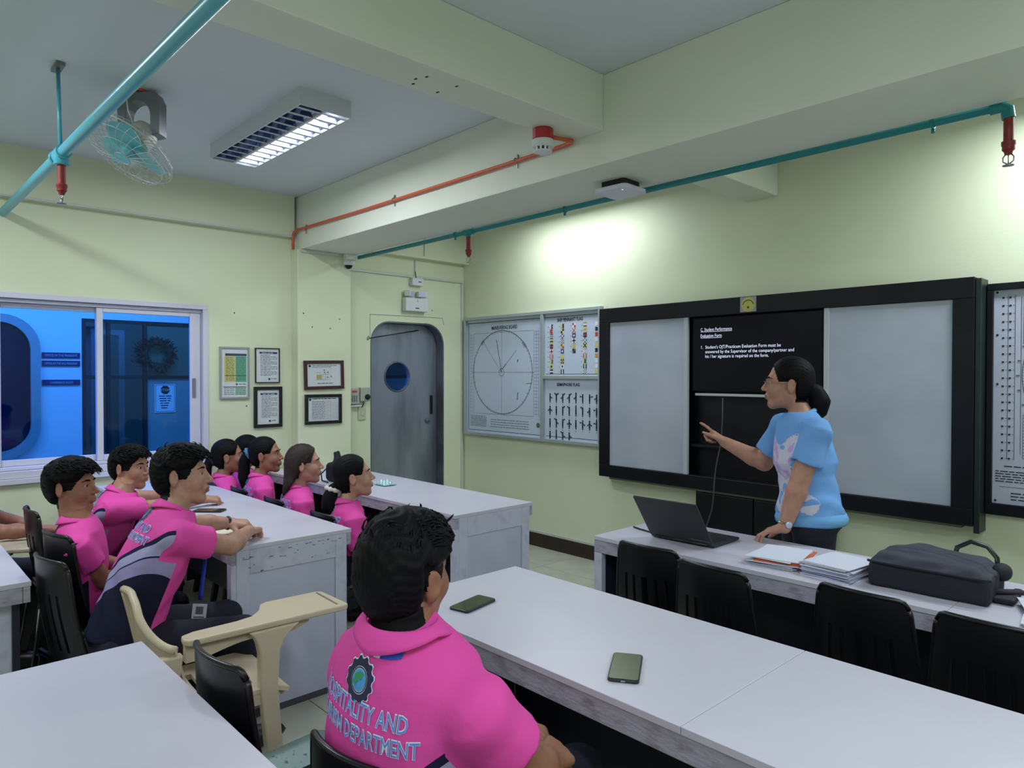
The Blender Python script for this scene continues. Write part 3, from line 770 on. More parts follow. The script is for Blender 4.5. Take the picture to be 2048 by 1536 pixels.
# ------------------------------------------------------------------ window_1 (sliding, blue film)
FILM = film_glass('blue_film_glass', (0.21, 0.51, 0.985), 0.02)   # each pane has two faces, so the tint acts twice
wn = bpy.data.objects.new('window_1', None); COL.objects.link(wn); wn['kind'] = 'structure'; wn.location = (XW, 1.24, WZ0)
def wbox(n, y0, z0, y1, z1, x0, x1, m=ALU, bev=0.003):
    return MB().box((x0-XW, y0-1.24, z0-WZ0), (x1-XW, y1-1.24, z1-WZ0)).build(n, m, wn, bev=bev)
wbox('window_frame', WY0, WZ1-0.036, WY1, WZ1, XW-0.14, XW+0.012)
wbox('window_frame', WY0, WZ0, WY1, WZ0+0.045, XW-0.14, XW+0.012)
wbox('window_frame', WY0, WZ0+0.045, WY0+0.036, WZ1-0.036, XW-0.14, XW+0.012)
wbox('window_frame', WY1-0.036, WZ0+0.045, WY1, WZ1-0.036, XW-0.14, XW+0.012)
wbox('window_sill', WY0-0.02, WZ0-0.035, WY1+0.01, WZ0-0.001, XW+0.001, XW+0.03)
wbox('track', WY0+0.036, WZ1-0.060, WY1-0.036, WZ1-0.038, XW-0.10, XW-0.02)
wbox('track', WY0+0.036, WZ0+0.047, WY1-0.036, WZ0+0.068, XW-0.10, XW-0.02)
for (y0, y1, xo) in ((0.625, 1.222, -0.085), (1.185, 1.858, -0.045)):
    x0, x1 = XW+xo-0.014, XW+xo+0.014; z0, z1 = WZ0+0.069, WZ1-0.061
    sw_ = 0.072 if y1 > 1.5 else 0.034
    sash = wbox('sash', y0, z0, y0+0.038, z1, x0, x1)
    for a, b, c, d in ((y1-sw_, z0, y1, z1), (y0+0.0385, z0, y1-sw_-0.0005, z0+0.04), (y0+0.0385, z1-0.03, y1-sw_-0.0005, z1)):
        wbox('sash_rail', a, b, c, d, x0, x1)
    wbox('pane', y0+0.034, z0+0.035, y1-0.03, z1-0.025, XW+xo-0.003, XW+xo+0.003, FILM, 0)
wbox('latch', 1.800, 1.33, 1.822, 1.47, XW-0.031, XW-0.018, mat('latch_grey', (120, 122, 135), rough=0.3))

# ------------------------------------------------------------------ door_1 (steel, porthole)
STEEL = mat('brushed_steel', (150, 157, 170), rough=0.40, metal=0.6, var=(3.5, (112, 118, 132), 0.42, 0.62), bump=(30, 0.08), stretch=(1, 1, 0.25))
STEELJ = mat('steel_jamb', (118, 124, 138), rough=0.4, metal=0.6, var=(4, (96, 100, 112), 0.4, 0.6))
d1 = bpy.data.objects.new('door_1', None); COL.objects.link(d1); d1['kind'] = 'structure'; d1.location = (XW, 3.69, 0)
def door_outline(y0, y1, z0, z1, r, n=8):
    pts = [(y0, z0), (y1, z0)]
    pts += [(y1-r+r*math.cos(math.radians(90*t/n)), z1-r+r*math.sin(math.radians(90*t/n))) for t in range(n+1)]
    pts += [(y0+r-r*math.sin(math.radians(90*t/n)), z1-r+r*math.cos(math.radians(90*t/n))) for t in range(n+1)]
    return pts
def ring_solid(outer, inner, x0, x1):
    n = len(outer); mb = MB()
    vs = [(x, *p) for x in (x0, x1) for p in outer] + [(x, *p) for x in (x0, x1) for p in inner]
    fs = []
    for i in range(n):
        j = (i+1) % n
        fs += [(i, j, n+j, n+i), (2*n+i, 3*n+i, 3*n+j, 2*n+j), (i, 2*n+i, 2*n+j, j), (n+i, n+j, 3*n+j, 3*n+i)]
    return mb.add(vs, fs)
oy = lambda p: [(a-3.69, b) for a, b in p]
ring_solid(oy(door_outline(DY0+0.001, DY1-0.001, 0.0, DZ1-0.001, DR)), oy(door_outline(DY0+0.012, DY1-0.012, 0.004, DZ1-0.012, DR-0.011)), -0.195, -0.004).build('jamb', STEELJ, d1)
# leaf: outline with a round hole
pc = (3.637, 1.478); pr = 0.130
L = door_outline(DY0+0.014, DY1-0.014, 0.008, DZ1-0.014, DR-0.012, 10)
def leaf(x0, x1):
    mb = MB(); N = 64
    ang = [2*math.pi*i/N for i in range(N)]
    circ = [(pc[0]+pr*math.cos(a), pc[1]+pr*math.sin(a)) for a in ang]
    P = [Vector(p) for p in L]; out = []
    for a in ang:                      # ray from the porthole centre to the outline
        d = Vector((math.cos(a), math.sin(a))); best = None
        for i in range(len(P)):
            p, q = P[i], P[(i+1) % len(P)]; e = q-p; den = d.x*e.y-d.y*e.x
            if abs(den) < 1e-9: continue
            w_ = p-Vector(pc); t = (w_.x*e.y-w_.y*e.x)/den; u = (w_.x*d.y-w_.y*d.x)/den
            if t > 0 and -1e-6 <= u <= 1+1e-6 and (best is None or t < best): best = t
        out.append((pc[0]+d.x*best, pc[1]+d.y*best))
    # snap nearest ray ends onto the square bottom corners
    for c in L[:2]:
        k = min(range(N), key=lambda i: (out[i][0]-c[0])**2+(out[i][1]-c[1])**2); out[k] = c
    return ring_solid(oy(out), oy(circ), x0, x1)
leaf(-0.150, -0.105).build('leaf', STEEL, d1)
ringm = MB()
ringm.tube([(-0.104, pc[0]-3.69+(pr+0.004)*math.cos(a), pc[1]+(pr+0.004)*math.sin(a)) for a in [2*math.pi*i/40 for i in range(41)]], 0.008, 8, caps=False)
ringm.build('porthole_ring', STEELJ, d1, smooth=True)
pg = MB(); pg.prism([(pc[0]-3.69+(pr+0.002)*math.cos(2*math.pi*i/40), pc[1]+(pr+0.002)*math.sin(2*math.pi*i/40)) for i in range(40)], 0, -0.130, -0.124)
pg.build('porthole_glass', FILM, d1)
box_obj('handle_recess', (-0.106, 0.318, 1.12), (-0.098, 0.348, 1.30), BLACKP, d1, 0.002)
kb = MB(); kb.lathe([(0.010, 0), (0.022, 0.004), (0.022, 0.016), (0.012, 0.022)], (0, 0, 0), 14, 0, Matrix.Rotation(math.pi/2, 3, 'Y')); o = kb.build('lock_knob', STEELJ, d1, smooth=40); o.location = (-0.106, 0.285, 1.06)
# hold-open rod hooked across the top of the door
rd = MB(); rd.tube([(0.004, DY0-3.69-0.015, 1.815), (-0.05, 0.0, 1.885), (-0.098, 0.18, 1.915)], 0.0055, 6)
rd.build('door_rod', BLACKP, d1, smooth=True)
rd = MB(); rd.tube([(0.006, DY0-3.69-0.03, 1.80), (0.010, DY0-3.69-0.02, 1.835)], 0.007, 6); rd.build('rod_hook', GPLAST, d1, smooth=True)
cr = MB()   # hairline crack of the patched plaster above the door
for a, b in (((DY0-0.002, 1.83), (DY0-0.002, 2.025)), ((DY0-0.002, 2.025), (DY1-0.02, 2.035)), ((DY1-0.02, 2.035), (DY1, 1.97))):
    cr.tube([(XW+0.0005, a[0], a[1]), (XW+0.0005, b[0], b[1])], 0.0018, 5)
struct(cr.build('plaster_crack', DARK))

# ------------------------------------------------------------------ corridor behind the window and door
CX = -7.0
CW = mat('corridor_white', (226, 230, 236), rough=0.6)
CG = mat('corridor_glass_dark', (20, 34, 40), rough=0.08, spec=0.6)
CP = mat('corridor_panel', (84, 108, 94), rough=0.5)
struct(box_obj('wall_corridor', (CX-0.15, YB, -0.15), (CX, 1.435, 2.6), CW))
struct(box_obj('wall_corridor_head', (CX-0.15, 1.435, 1.985), (CX, 5.2, 2.6), CW))
struct(box_obj('floor_corridor', (CX-2.2, YB, -0.16), (XW-0.2, 5.2, -0.01), TILE))
struct(box_obj('ceiling_corridor', (CX-2.2, YB, 2.6), (XW-0.2, 5.2, 2.7), CEILP))
struct(box_obj('wall_corridor_end', (CX-2.2, 5.2, -0.15), (XW-0.2, 5.3, 2.7), CW))
struct(box_obj('wall_corridor_start', (CX-2.2, YB-0.1, -0.15), (XW-0.2, YB, 2.7), CW))
struct(box_obj('wall_corridor_back', (CX-2.3, YB, -0.15), (CX-2.2, 5.2, 2.7), mat('back_room_wall', (92, 108, 116), rough=0.7)))
area_lamp('corridor_lamp', (-6.15, 0.9, 2.58), 0.5, 3.0, 66, (0.86, 0.94, 1.0))
area_lamp('office_lamp', (-8.2, 2.3, 2.55), 0.4, 1.2, 26, (0.86, 0.94, 1.0))
# dark round-cornered doorway in the white corridor wall
cd2 = bpy.data.objects.new('door_2', None); COL.objects.link(cd2); cd2['kind'] = 'structure'; cd2.location = (CX, 0.70, 0)
def rrect(y0, y1, z0, z1, r, n=8):
    P = []
    for (cy, cz, s0) in ((y1-r, z0+r, -90), (y1-r, z1-r, 0), (y0+r, z1-r, 90), (y0+r, z0+r, 180)):
        P += [(cy+r*math.cos(math.radians(s0+90*t/n)), cz+r*math.sin(math.radians(s0+90*t/n))) for t in range(n+1)]
    return P
ro, ri = rrect(-0.42, 0.425, 0.80, 1.99, 0.27), rrect(-0.355, 0.358, 0.865, 1.925, 0.22)
ring_solid(ro, ri, 0.001, 0.05).build('door_surround', mat('corridor_surround', (150, 156, 160), rough=0.4), cd2)
MB().prism(ri, 0, 0.001, 0.012).build('door_glass', mat('corridor_door_dark', (12, 12, 44), rough=0.2), cd2)
# name plates
PLT = mat('sign_navy', (34, 36, 92), rough=0.4); PLTW = mat('sign_letter', (190, 196, 215), rough=0.5)
for txt, z0, lab in (('OFFICE OF THE PRESIDENT', 1.636, 'navy name plate reading OFFICE OF THE PRESIDENT on corridor wall'), ('OFFICE OF THE VICE PRESIDENT', 1.567, 'navy name plate reading OFFICE OF THE VICE PRESIDENT on corridor wall'), ('CONFERENCE ROOM', 1.405, 'navy name plate reading CONFERENCE ROOM on corridor wall')):
    t = thing('name_plate', lab, 'sign', (CX, 1.281, z0), 0, 'name plates on the corridor wall')
    box_obj('plate', (0.001, -0.139, 0), (0.012, 0.139, 0.047), PLT, t, 0.002)
    Flat((0.0125, 0, 0.014), (0, 1, 0), (0, 0, 1), (1, 0, 0)).text(txt, 0, 0, 0.026, PLTW, 1, width=0.24 if len(txt) > 20 else 0.17, center=True).build('lettering', t)
# glazed partition
CAL = mat('corridor_aluminium', (34, 42, 50), rough=0.4, metal=0.2)
gp = bpy.data.objects.new('window_2', None); COL.objects.link(gp); gp['kind'] = 'structure'; gp.location = (CX, 1.435, 0)
def gbox(n, y0, z0, y1, z1, x0, x1, m): return box_obj(n, (x0, y0-1.435, z0), (x1, y1-1.435, z1), m, gp)
for y in (1.437, 1.63, 1.93, 2.36, 2.80, 3.4, 4.2): gbox('mullion', y, 0, y+0.03, 1.984, -0.04, 0.0, CAL)
for z in (0.0, 0.70, 1.455, 1.955): gbox('transom', 1.467, z, 5.2, z+0.03, -0.035, -0.002, CAL)
GD = film_glass('partition_glass', (0.35, 0.42, 0.45), 0.10)
for y0, y1 in ((1.467, 1.63), (1.66, 1.93)):
    gbox('pane', y0, 1.485, y1, 1.955, -0.024, -0.018, GD); gbox('pane', y0, 0.73, y1, 1.455, -0.024, -0.018, GD)
for y0, y1 in ((1.96, 2.36), (2.39, 2.80), (2.83, 3.4), (3.43, 4.2), (4.23, 5.2)):
    gbox('pane', y0, 1.485, y1, 1.955, -0.024, -0.018, CP); gbox('panel', y0, 0.03, y1, 1.455, -0.024, -0.016, mat('corridor_teal', (146, 156, 154), rough=0.5))
# bright far door seen through the partition
fd = thing('office_door', 'narrow pale door frame seen through the blue window behind partition', 'door', (-8.9, 1.9, 0))
for y0, y1 in ((0.0, 0.06), (0.28, 0.34)): box_obj('door_post', (0, y0, 0), (0.05, y1, 2.0), CW, fd)
box_obj('door_head', (0, 0.06, 1.94), (0.05, 0.28, 2.0), CW, fd)
box_obj('door_leaf', (0.01, 0.06, 0), (0.03, 0.28, 1.94), CP, fd)
# wreath on the partition
wt = thing('wreath', 'dark leafy christmas wreath hanging on corridor glass behind blue window', 'wreath', (CX+0.04, 2.035, 1.685))
lv = MB(); rw = random.Random(3)
for i in range(420):
    a = rw.uniform(0, 6.283); rr = 0.108+rw.gauss(0, 0.022); b = Vector((rw.uniform(-0.02, 0.03), rr*math.cos(a), rr*math.sin(a)))
    d = Vector((rw.uniform(-.2, .9), math.cos(a+rw.uniform(-1.2, 1.2)), math.sin(a+rw.uniform(-1.2, 1.2)))).normalized(); sd = d.orthogonal().normalized()*0.007; q = d*rw.uniform(0.03, 0.06)
    lv.add([b, b+q*0.5+sd, b+q, b+q*0.5-sd], [(0, 1, 2, 3)])
o = lv.build('leaves', mat('wreath_leaf', (34, 44, 40), rough=0.8), wt, fix=False); o['kind'] = 'stuff'
wr2 = MB(); wr2.tube([(0, 0.108*math.cos(a), 0.108*math.sin(a)) for a in [2*math.pi*i/32 for i in range(33)]], 0.026, 8, caps=False); wr2.build('ring', mat('wreath_core', (26, 32, 30), rough=0.9), wt, smooth=True)
st = thing('stop_notice', 'paper notice with STOP octagon taped to corridor door', 'sign', (CX, 2.115, 1.14))
box_obj('sheet', (-0.012, -0.091, 0), (-0.009, 0.091, 0.268), mat('paper_white', (226, 228, 232), rough=0.7), st)
INK = mat('ink_black', (30, 31, 36), rough=0.7); INKG = mat('ink_grey', (96, 100, 108), rough=0.7)
fs_ = Flat((-0.0088, 0, 0), (0, 1, 0), (0, 0, 1), (1, 0, 0))
fs_.poly([(0.042*math.cos(math.radians(22.5+45*i)), 0.212+0.042*math.sin(math.radians(22.5+45*i))) for i in range(8)], INK, 1)
fs_.text('STOP', 0, 0.200, 0.034, MATS['paper_white'], 2, center=True)
rs = random.Random(5)
def scribble(F, u0, u1, v, h, m, rr, l=1):
    """a line of print too small to read: dashes of word length"""
    u = u0
    while u < u1-h:
        w_ = min(rr.uniform(1.5, 5)*h, u1-u); F.rect(u, v, u+w_, v+h*0.6, m, l); u += w_+h*0.7
for i in range(6): scribble(fs_, -0.055+0.004*i, 0.055-0.004*i, 0.150-0.022*i, 0.014, INK, rs)
for z in (0.008, 0.258): fs_.rect(-0.083, z, 0.083, z+0.003, INK, 1)
for y in (-0.083, 0.080): fs_.rect(y, 0.008, y+0.003, 0.261, INK, 1)
fs_.build('print', st)
# ------------------------------------------------------------------ ceiling lights (real lamps inside real fixtures)
HOUS = mat('fixture_white', (206, 210, 216), rough=0.4)
REFL = mat('fixture_reflector', (150, 165, 205), rough=0.18, metal=0.85)
TUBEON = mat('tube_lit', (250, 252, 255), emit=((0.88, 0.95, 1.0), 14.0))
TUBEOFF = mat('tube_unlit', (215, 220, 225), rough=0.3)
LIGHTS = [  # centre x, y, lit tube side, tube brightness, label
    (-3.828, 1.745, +1, 1.2, 'white box fluorescent light with louvres, one tube lit, beside ceiling fan'),
    (-3.75, -0.10, 0, 1.05, 'white box fluorescent light on the ceiling beyond the blue pipe hanger'),
    (-3.75, 3.93, 0, 0.48, 'white box fluorescent light behind the cross beam above the maneuvering board'),
    (-0.22, 3.93, 0, 0.95, 'white box fluorescent light above the large black framed board end'),
    (0.62, 0.85, 0, 1.0, 'white box fluorescent light over the far end of the middle desk'),
    (0.30, -1.35, 0, 1.0, 'white box fluorescent light over the rear of the classroom')]
def ceiling_light(x, y, lit, gain, lab):
    t = thing('ceiling_light', lab, 'ceiling light', (x, y, ZC), 0, 'fluorescent ceiling lights')
    lx, ly, h = 0.595, 0.142, 0.088
    hb = MB(); hb.box((-lx, -ly, -h), (-lx+0.006, ly, 0)).box((lx-0.006, -ly, -h), (lx, ly, 0)).box((-lx+0.006, -ly, -h), (lx-0.006, -ly+0.006, 0)).box((-lx+0.006, ly-0.006, -h), (lx-0.006, ly, 0)).box((-lx+0.006, -ly+0.006, -0.012), (lx-0.006, ly-0.006, 0)).box((-lx+0.006, -0.007, -h), (lx-0.006, 0.007, -0.012))
    hb.build('housing', HOUS, t)
    for sy in (-1, 1):
        on = lit == 0 or lit == sy
        rf = MB()
        def f(u, v, sy=sy): return (-lx+0.008+(2*lx-0.016)*u, sy*(0.009+0.124*v), -0.084+0.066*math.sin(math.pi*(0.02+0.96*v))**0.55)
        rf.sheet(f, 2, 12, 0.0015); rf.build('reflector', REFL, t, smooth=True)
        tb = MB(); tb.tube([(-lx+0.03, sy*0.071, -0.045), (lx-0.03, sy*0.071, -0.045)], 0.013, 12); tb.build('tube', TUBEON if on else TUBEOFF, t, smooth=50)
        n = 13
        for k in range(n):
            xx = -lx+0.05+(2*lx-0.10)*k/(n-1)
            lb = MB(); lb.prism([(xx-0.010, -0.086), (xx+0.010, -0.086), (xx+0.002, -0.058), (xx-0.002, -0.058)], 1, sy*0.010 if sy > 0 else -0.134, 0.134 if sy > 0 else -0.010)
            lb.build('louvre', REFL if not on else HOUS, t)
        if on: area_lamp('tube_lamp', (x, y+sy*0.071, ZC-0.090), 1.1, 0.11, TUBE_W*gain, TUBE_C)
for L in LIGHTS: ceiling_light(*L)

# ------------------------------------------------------------------ ceiling fan
FTEAL = mat('fan_teal', (96, 178, 186), rough=0.35); FGREY = mat('fan_grey_metal', (118, 122, 126), rough=0.4, metal=0.3); WIRE = mat('fan_wire', (186, 192, 190), rough=0.35, metal=0.4)
fan = thing('ceiling_fan', 'wire caged ceiling fan with teal blades on grey bracket', 'fan', (-3.86, 1.04, ZC))
MB().lathe([(0.0, -0.012), (0.062, -0.012), (0.064, 0)], n=24).build('ceiling_cap', mat('fan_cap_red', (190, 92, 82), rough=0.5), fan, smooth=40)
U_ = Vector((0.684, 0.729, 0)); V_ = Vector((-0.729, 0.684, 0)); br = MB()
arch = [(0.060*math.cos(math.pi*i/12), -0.135+0.075*math.sin(math.pi*i/12)) for i in range(13)]
out = [(-0.060, -0.225), (-0.100, -0.215), (-0.105, -0.06), (-0.085, -0.018), (0.085, -0.018), (0.105, -0.06), (0.105, -0.225), (0.060, -0.235)]+arch
n_ = len(out); br.add([tuple(U_*(u+0.03)+V_*w_+Vector((0, 0, z_))) for w_ in (-0.05, 0.03) for u, z_ in out], [tuple(range(n_)), tuple(range(2*n_-1, n_-1, -1))]+[(i, (i+1) % n_, n_+(i+1) % n_, n_+i) for i in range(n_)])
br.build('bracket', FGREY, fan, bev=0.004)
nrm = (Vector((0.60, -0.45, 0))*0.55-U_*0.34+Vector((0, 0, -0.72))).normalized()
FC = Vector((0.055, -0.05, -0.315)); e1 = nrm.orthogonal().normalized(); e2 = nrm.cross(e1); RF = Matrix((e1, e2, nrm)).transposed()
mo = MB(); mo.lathe([(0.02, -0.165), (0.055, -0.155), (0.068, -0.12), (0.066, -0.05), (0.03, -0.035)], FC, 20, 0, RF); mo.build('motor', mat('fan_motor', (176, 178, 168), rough=0.4), fan, smooth=40)
hb = MB(); hb.lathe([(0.03, -0.025), (0.036, -0.02), (0.036, 0.015), (0.022, 0.030), (0.008, 0.034)], FC, 18, 0, RF); hb.build('hub', FTEAL, fan, smooth=40)
for k in range(3):
    def blf(u, v, k=k):
        r_ = 0.034+0.145*u; wd = 0.050+0.075*math.sin(math.pi*min(1, 0.15+0.75*u)); a = 2*math.pi*k/3+0.5+(v-0.5)*wd/r_*1.35
        return FC+RF@Vector((r_*math.cos(a), r_*math.sin(a), 0.022*(v-0.5)*1.2-0.004))
    mb = MB(); mb.sheet(blf, 8, 8, 0.0025); mb.build('blade', FTEAL, fan, smooth=60)
for nm, zs in (('front_cage', 1), ('rear_cage', -1)):
    cg = MB(); R0 = 0.215
    prof = lambda t: (R0*math.sin(t), zs*0.060*math.cos(t)**0.8 if math.cos(t) > 0 else 0)
    for k in range(28):
        a = 2*math.pi*k/28; pts = []
        for j in range(7):
            t = math.radians(10+80*j/6); r_, z_ = prof(t); a2 = a+0.25*(1-j/6)
            pts.append(FC+RF@Vector((r_*math.cos(a2), r_*math.sin(a2), z_)))
        cg.tube(pts, 0.0013, 4)
    for t, rr in ((10, 0.0022), (35, 0.0014), (60, 0.0016), (90, 0.004 if zs > 0 else 0.003)):
        r_, z_ = prof(math.radians(t)); n = 40
        cg.tube([FC+RF@Vector((r_*math.cos(2*math.pi*i/n), r_*math.sin(2*math.pi*i/n), z_)) for i in range(n+1)], rr, 5, caps=False)
    cg.build(nm, WIRE, fan, smooth=True)
cb = MB(); cb.tube([(0.03, -0.02, -0.012), (0.05, -0.06, -0.06), (0.075, -0.06, -0.13), (0.06, -0.03, -0.19)], 0.0035, 6); cb.build('power_cord', WPLAST, fan, smooth=True)

# ------------------------------------------------------------------ sprinkler pipes
TEAL = mat('pipe_teal_blue', (78, 168, 188), rough=0.3, spec=0.5); TEAL2 = mat('pipe_teal_green', (28, 130, 138), rough=0.35)
RED = mat('sprinkler_red', (128, 34, 36), rough=0.45); CHROME = mat('chrome', (150, 150, 150), rough=0.25, metal=0.9)
def sprinkler(p, pipe):
    t = MB().lathe([(0.017, 0), (0.0175, -0.004), (0.0165, -0.012), (0.0165, -0.085), (0.023, -0.088), (0.023, -0.100), (0.0205, -0.104), (0.0205, -0.118), (0.014, -0.125), (0.012, -0.135)], n=16).build('sprinkler_head', RED, pipe, smooth=40)
    t.location = p; t['label'] = 'red drop with chrome sprinkler'
    m = MB()
    for s_ in (-1, 1): m.tube([(s_*0.008, 0, -0.132), (s_*0.017, 0, -0.146), (s_*0.016, 0, -0.160), (0, 0, -0.172)], 0.0026, 6)
    m.tube([(0, 0, -0.134), (0, 0, -0.170)], 0.002, 6)
    m.build('frame_arms', CHROME, t, smooth=True)
    MB().lathe([(0.004, -0.171), (0.019, -0.174), (0.019, -0.1765), (0.004, -0.178)], n=14).build('deflector', CHROME, t, smooth=40)
p1 = thing('sprinkler_pipe', 'bright blue sprinkler pipe hung across the left ceiling bay', 'pipe', (XW, 0.671, 2.498))
A, Bp = Vector((0, 0, 0)), Vector((5.6, 0.0605, 0.0))
MB().tube([A, Bp], 0.0245, 16).build('pipe_run', TEAL, p1, smooth=50)
tp = A+(Bp-A)*(1.600/5.6)
te = MB(); te.tube([tp+Vector((-0.055, 0, 0)), tp+Vector((0.05, 0, 0))], 0.032, 16); te.lathe([(0.029, -0.052), (0.031, -0.05), (0.031, 0)], tp, 16); te.build('tee', TEAL, p1, smooth=50)
cl = MB(); hx = tp+Vector((-0.09, 0, 0))
cl.tube([hx+Vector((0, 0.03*math.cos(a), 0.03*math.sin(a))) for a in [2*math.pi*i/24 for i in range(25)]], 0.006, 6, caps=False)
cl.box(hx+Vector((-0.006, 0.028, -0.004)), hx+Vector((0.006, 0.034, 0.045))); cl.build('clamp', TEAL, p1, smooth=50)
hg = MB(); hg.tube([tp+Vector((-0.02, 0, 0.03)), tp+Vector((-0.06, 0.0, 0.40))], 0.0085, 8); hg.build('hanger_rod', TEAL, p1, smooth=True)
box_obj('hanger_plate', tuple(tp+Vector((-0.12, -0.018, 0.400))), tuple(tp+Vector((0.0, 0.018, 0.415))), FGREY, p1)
sprinkler(tp+Vector((0, 0, -0.05)), p1)
p2 = thing('sprinkler_pipe', 'dark teal sprinkler pipe under the cross beam along whiteboard wall', 'pipe', (-5.23, 3.085, 2.478))
MB().tube([(0, 0, 0), (4.56, 0, 0.008)], 0.0155, 14).build('pipe_run', TEAL2, p2, smooth=50)
for xx in (1.505,):
    m = MB(); m.tube([(xx-0.05, 0, 0.002), (xx+0.05, 0, 0.002)], 0.021, 14); m.lathe([(0.020, -0.035), (0.021, 0)], (xx, 0, 0.002), 14); m.build('tee', TEAL2, p2, smooth=50)
m = MB(); m.tube([(4.54, 0, 0.008), (4.575, 0, 0.008), (4.592, 0, -0.005), (4.597, 0, -0.04)], 0.022, 14); m.build('elbow', TEAL2, p2, smooth=50)
for xx in (1.36, 2.4, 4.35):
    m = MB(); m.tube([(xx, 0.018*math.cos(a), 0.004+0.018*math.sin(a)) for a in [2*math.pi*i/20 for i in range(21)]], 0.005, 6, caps=False); m.tube([(xx, 0, 0.018), (xx, -0.022, 0.03)], 0.005, 6); m.tube([(xx, 0.0, -0.016), (xx, 0, -0.032)], 0.007, 8); m.build('clamp', TEAL2, p2, smooth=True)
sprinkler((1.505, 0, -0.032), p2)
sprinkler((4.597, 0, -0.036), p2)

# ------------------------------------------------------------------ orange conduit, smoke detector
ORNG = mat('orange_conduit', (206, 92, 60), rough=0.45)
oc = thing('conduit', 'orange electrical conduit clipped along the cross beam to smoke detector', 'conduit', (-5.29, 2.57, 2.5))
pts = [(0.035, -0.028, -0.005), (0.035, -0.028, 0.06), (0.038, -0.028, 0.10), (0.055, -0.024, 0.13), (0.09, -0.012, 0.143), (0.15, -0.004, 0.143), (1.0, -0.002, 0.135), (2.2, -0.002, 0.133), (2.90, -0.002, 0.133), (2.975, -0.006, 0.134), (3.00, -0.025, 0.134), (2.99, -0.06, 0.134), (2.965, -0.145, 0.134)]
MB().tube(pts, 0.0105, 10).build('conduit_run', ORNG, oc, smooth=True)
for xx in (0.19, 1.42, 2.58):
    m = MB(); m.tube([(xx, 0.011*math.sin(a)-0.002, 0.136+0.013*math.cos(a)) for a in [2*math.pi*i/16 for i in range(17)]], 0.003, 5, caps=False); m.box((xx-0.006, 0.005, 0.148), (xx+0.006, 0.013, 0.170)); m.box((xx-0.002, 0.006, 0.098), (xx+0.002, 0.012, 0.122)); m.build('clip', CHROME, oc)
sd = thing('smoke_detector', 'round smoke detector with red base and white vented head', 'smoke detector', (-2.305, 2.36, 2.65))
MB().lathe([(0.046, 0), (0.050, -0.006), (0.050, -0.048), (0.047, -0.052)], n=12).build('base', mat('detector_red', (168, 40, 44), rough=0.35), sd, smooth=20)
MB().lathe([(0.050, -0.053), (0.053, -0.058), (0.053, -0.082), (0.046, -0.088)], n=28).build('collar', WPLAST, sd, smooth=40)
MB().lathe([(0.034, -0.088), (0.034, -0.104), (0.010, -0.104)], n=20).build('chamber', BLACKP, sd, smooth=40)
for k in range(12):
    a = 2*math.pi*k/12; m = MB(); m.box((-0.005, 0.036, -0.105), (0.005, 0.043, -0.087)); o = m.build('vent_rib', WPLAST, sd); o.rotation_euler = (0, 0, a)
MB().lathe([(0.043, -0.103), (0.043, -0.108), (0.030, -0.114), (0.004, -0.115)], n=24).build('cap', WPLAST, sd, smooth=40)

# ------------------------------------------------------------------ access point, dome camera, emergency light, white conduits
ap = thing('access_point', 'flat white square wireless access point under the cross beam', 'access point', (-2.275, 2.905, 2.495), math.radians(3))
m = MB(); m.prism(rrect(-0.075, 0.075, -0.075, 0.075, 0.02), 2, -0.034, 0); m.build('mount', BLACKP, ap)
m = MB(); m.prism(rrect(-0.102, 0.102, -0.102, 0.102, 0.03), 2, -0.056, -0.034); m.build('cover', mat('ap_white', (208, 210, 226), rough=0.4), ap, bev=0.004)
m = MB(); m.ell((0.055, -0.06, -0.0565), (0.004, 0.004, 0.0012), 8, 6); m.build('status_light', mat('ap_led', (220, 225, 255), emit=((0.8, 0.85, 1), 1.5)), ap)
cc = thing('dome_camera', 'small white dome security camera at the top of column', 'camera', (-5.195, 3.005, 2.495))
box_obj('back_box', (-0.055, -0.055, -0.045), (0.055, 0.055, 0), BEAMP, cc, 0.004)
MB().lathe([(0.048, -0.046), (0.050, -0.05), (0.050, -0.075), (0.041, -0.088)], n=24).build('shell', WPLAST, cc, smooth=40)
m = MB(); m.ell((0, 0, -0.086), (0.033, 0.033, 0.032), 20, 12); m.build('dome', mat('dome_black', (10, 12, 12), rough=0.08), cc, smooth=True)
em = thing('emergency_light', 'white twin head emergency light mounted above the steel door', 'emergency light', (XW, 3.745, 2.075))
box_obj('battery_box', (0.001, -0.125, 0), (0.06, 0.125, 0.122), WPLAST, em, 0.006)
for sy, rz in ((-0.072, 0.55), (0.066, -0.15)):
    lh = MB(); R = Matrix.Rotation(rz, 3, 'Z'); lh.box((0.008, sy-0.045, 0.132), (0.066, sy+0.045, 0.185), 0, R, (0.035, sy, 0.158)); o = lh.build('lamp_head', WPLAST, em, bev=0.005)
    le = MB(); le.box((0.0665, sy-0.036, 0.139), (0.069, sy+0.036, 0.178), 0, R, (0.035, sy, 0.158)); le.build('lens', mat('lamp_lens', (190, 195, 225), rough=0.12, spec=0.7), o)
    MB().tube([(0.034, sy, 0.120), (0.034, sy, 0.134)], 0.012, 10).build('swivel', WPLAST, em, smooth=True)
fz = Flat((0.0605, 0, 0), (0, 1, 0), (0, 0, 1), (1, 0, 0)); fz.rect(-0.020, 0.022, 0.022, 0.034, INKG, 1).rect(-0.006, 0.088, 0.012, 0.092, INKG, 1).disc((0.006, 0.105), 0.004, INKG, 1); fz.build('marking', em)
jb = thing('junction_box', 'small white junction box above the emergency light', 'junction box', (XW, 3.762, 2.312))
box_obj('box', (0.001, -0.062, 0), (0.052, 0.062, 0.068), WPLAST, jb, 0.004)
Flat((0.0525, 0.02, 0.03), (0, 1, 0), (0, 0, 1), (1, 0, 0)).rect(-0.018, 0, 0.018, 0.010, INKG, 1).build('marking', jb)
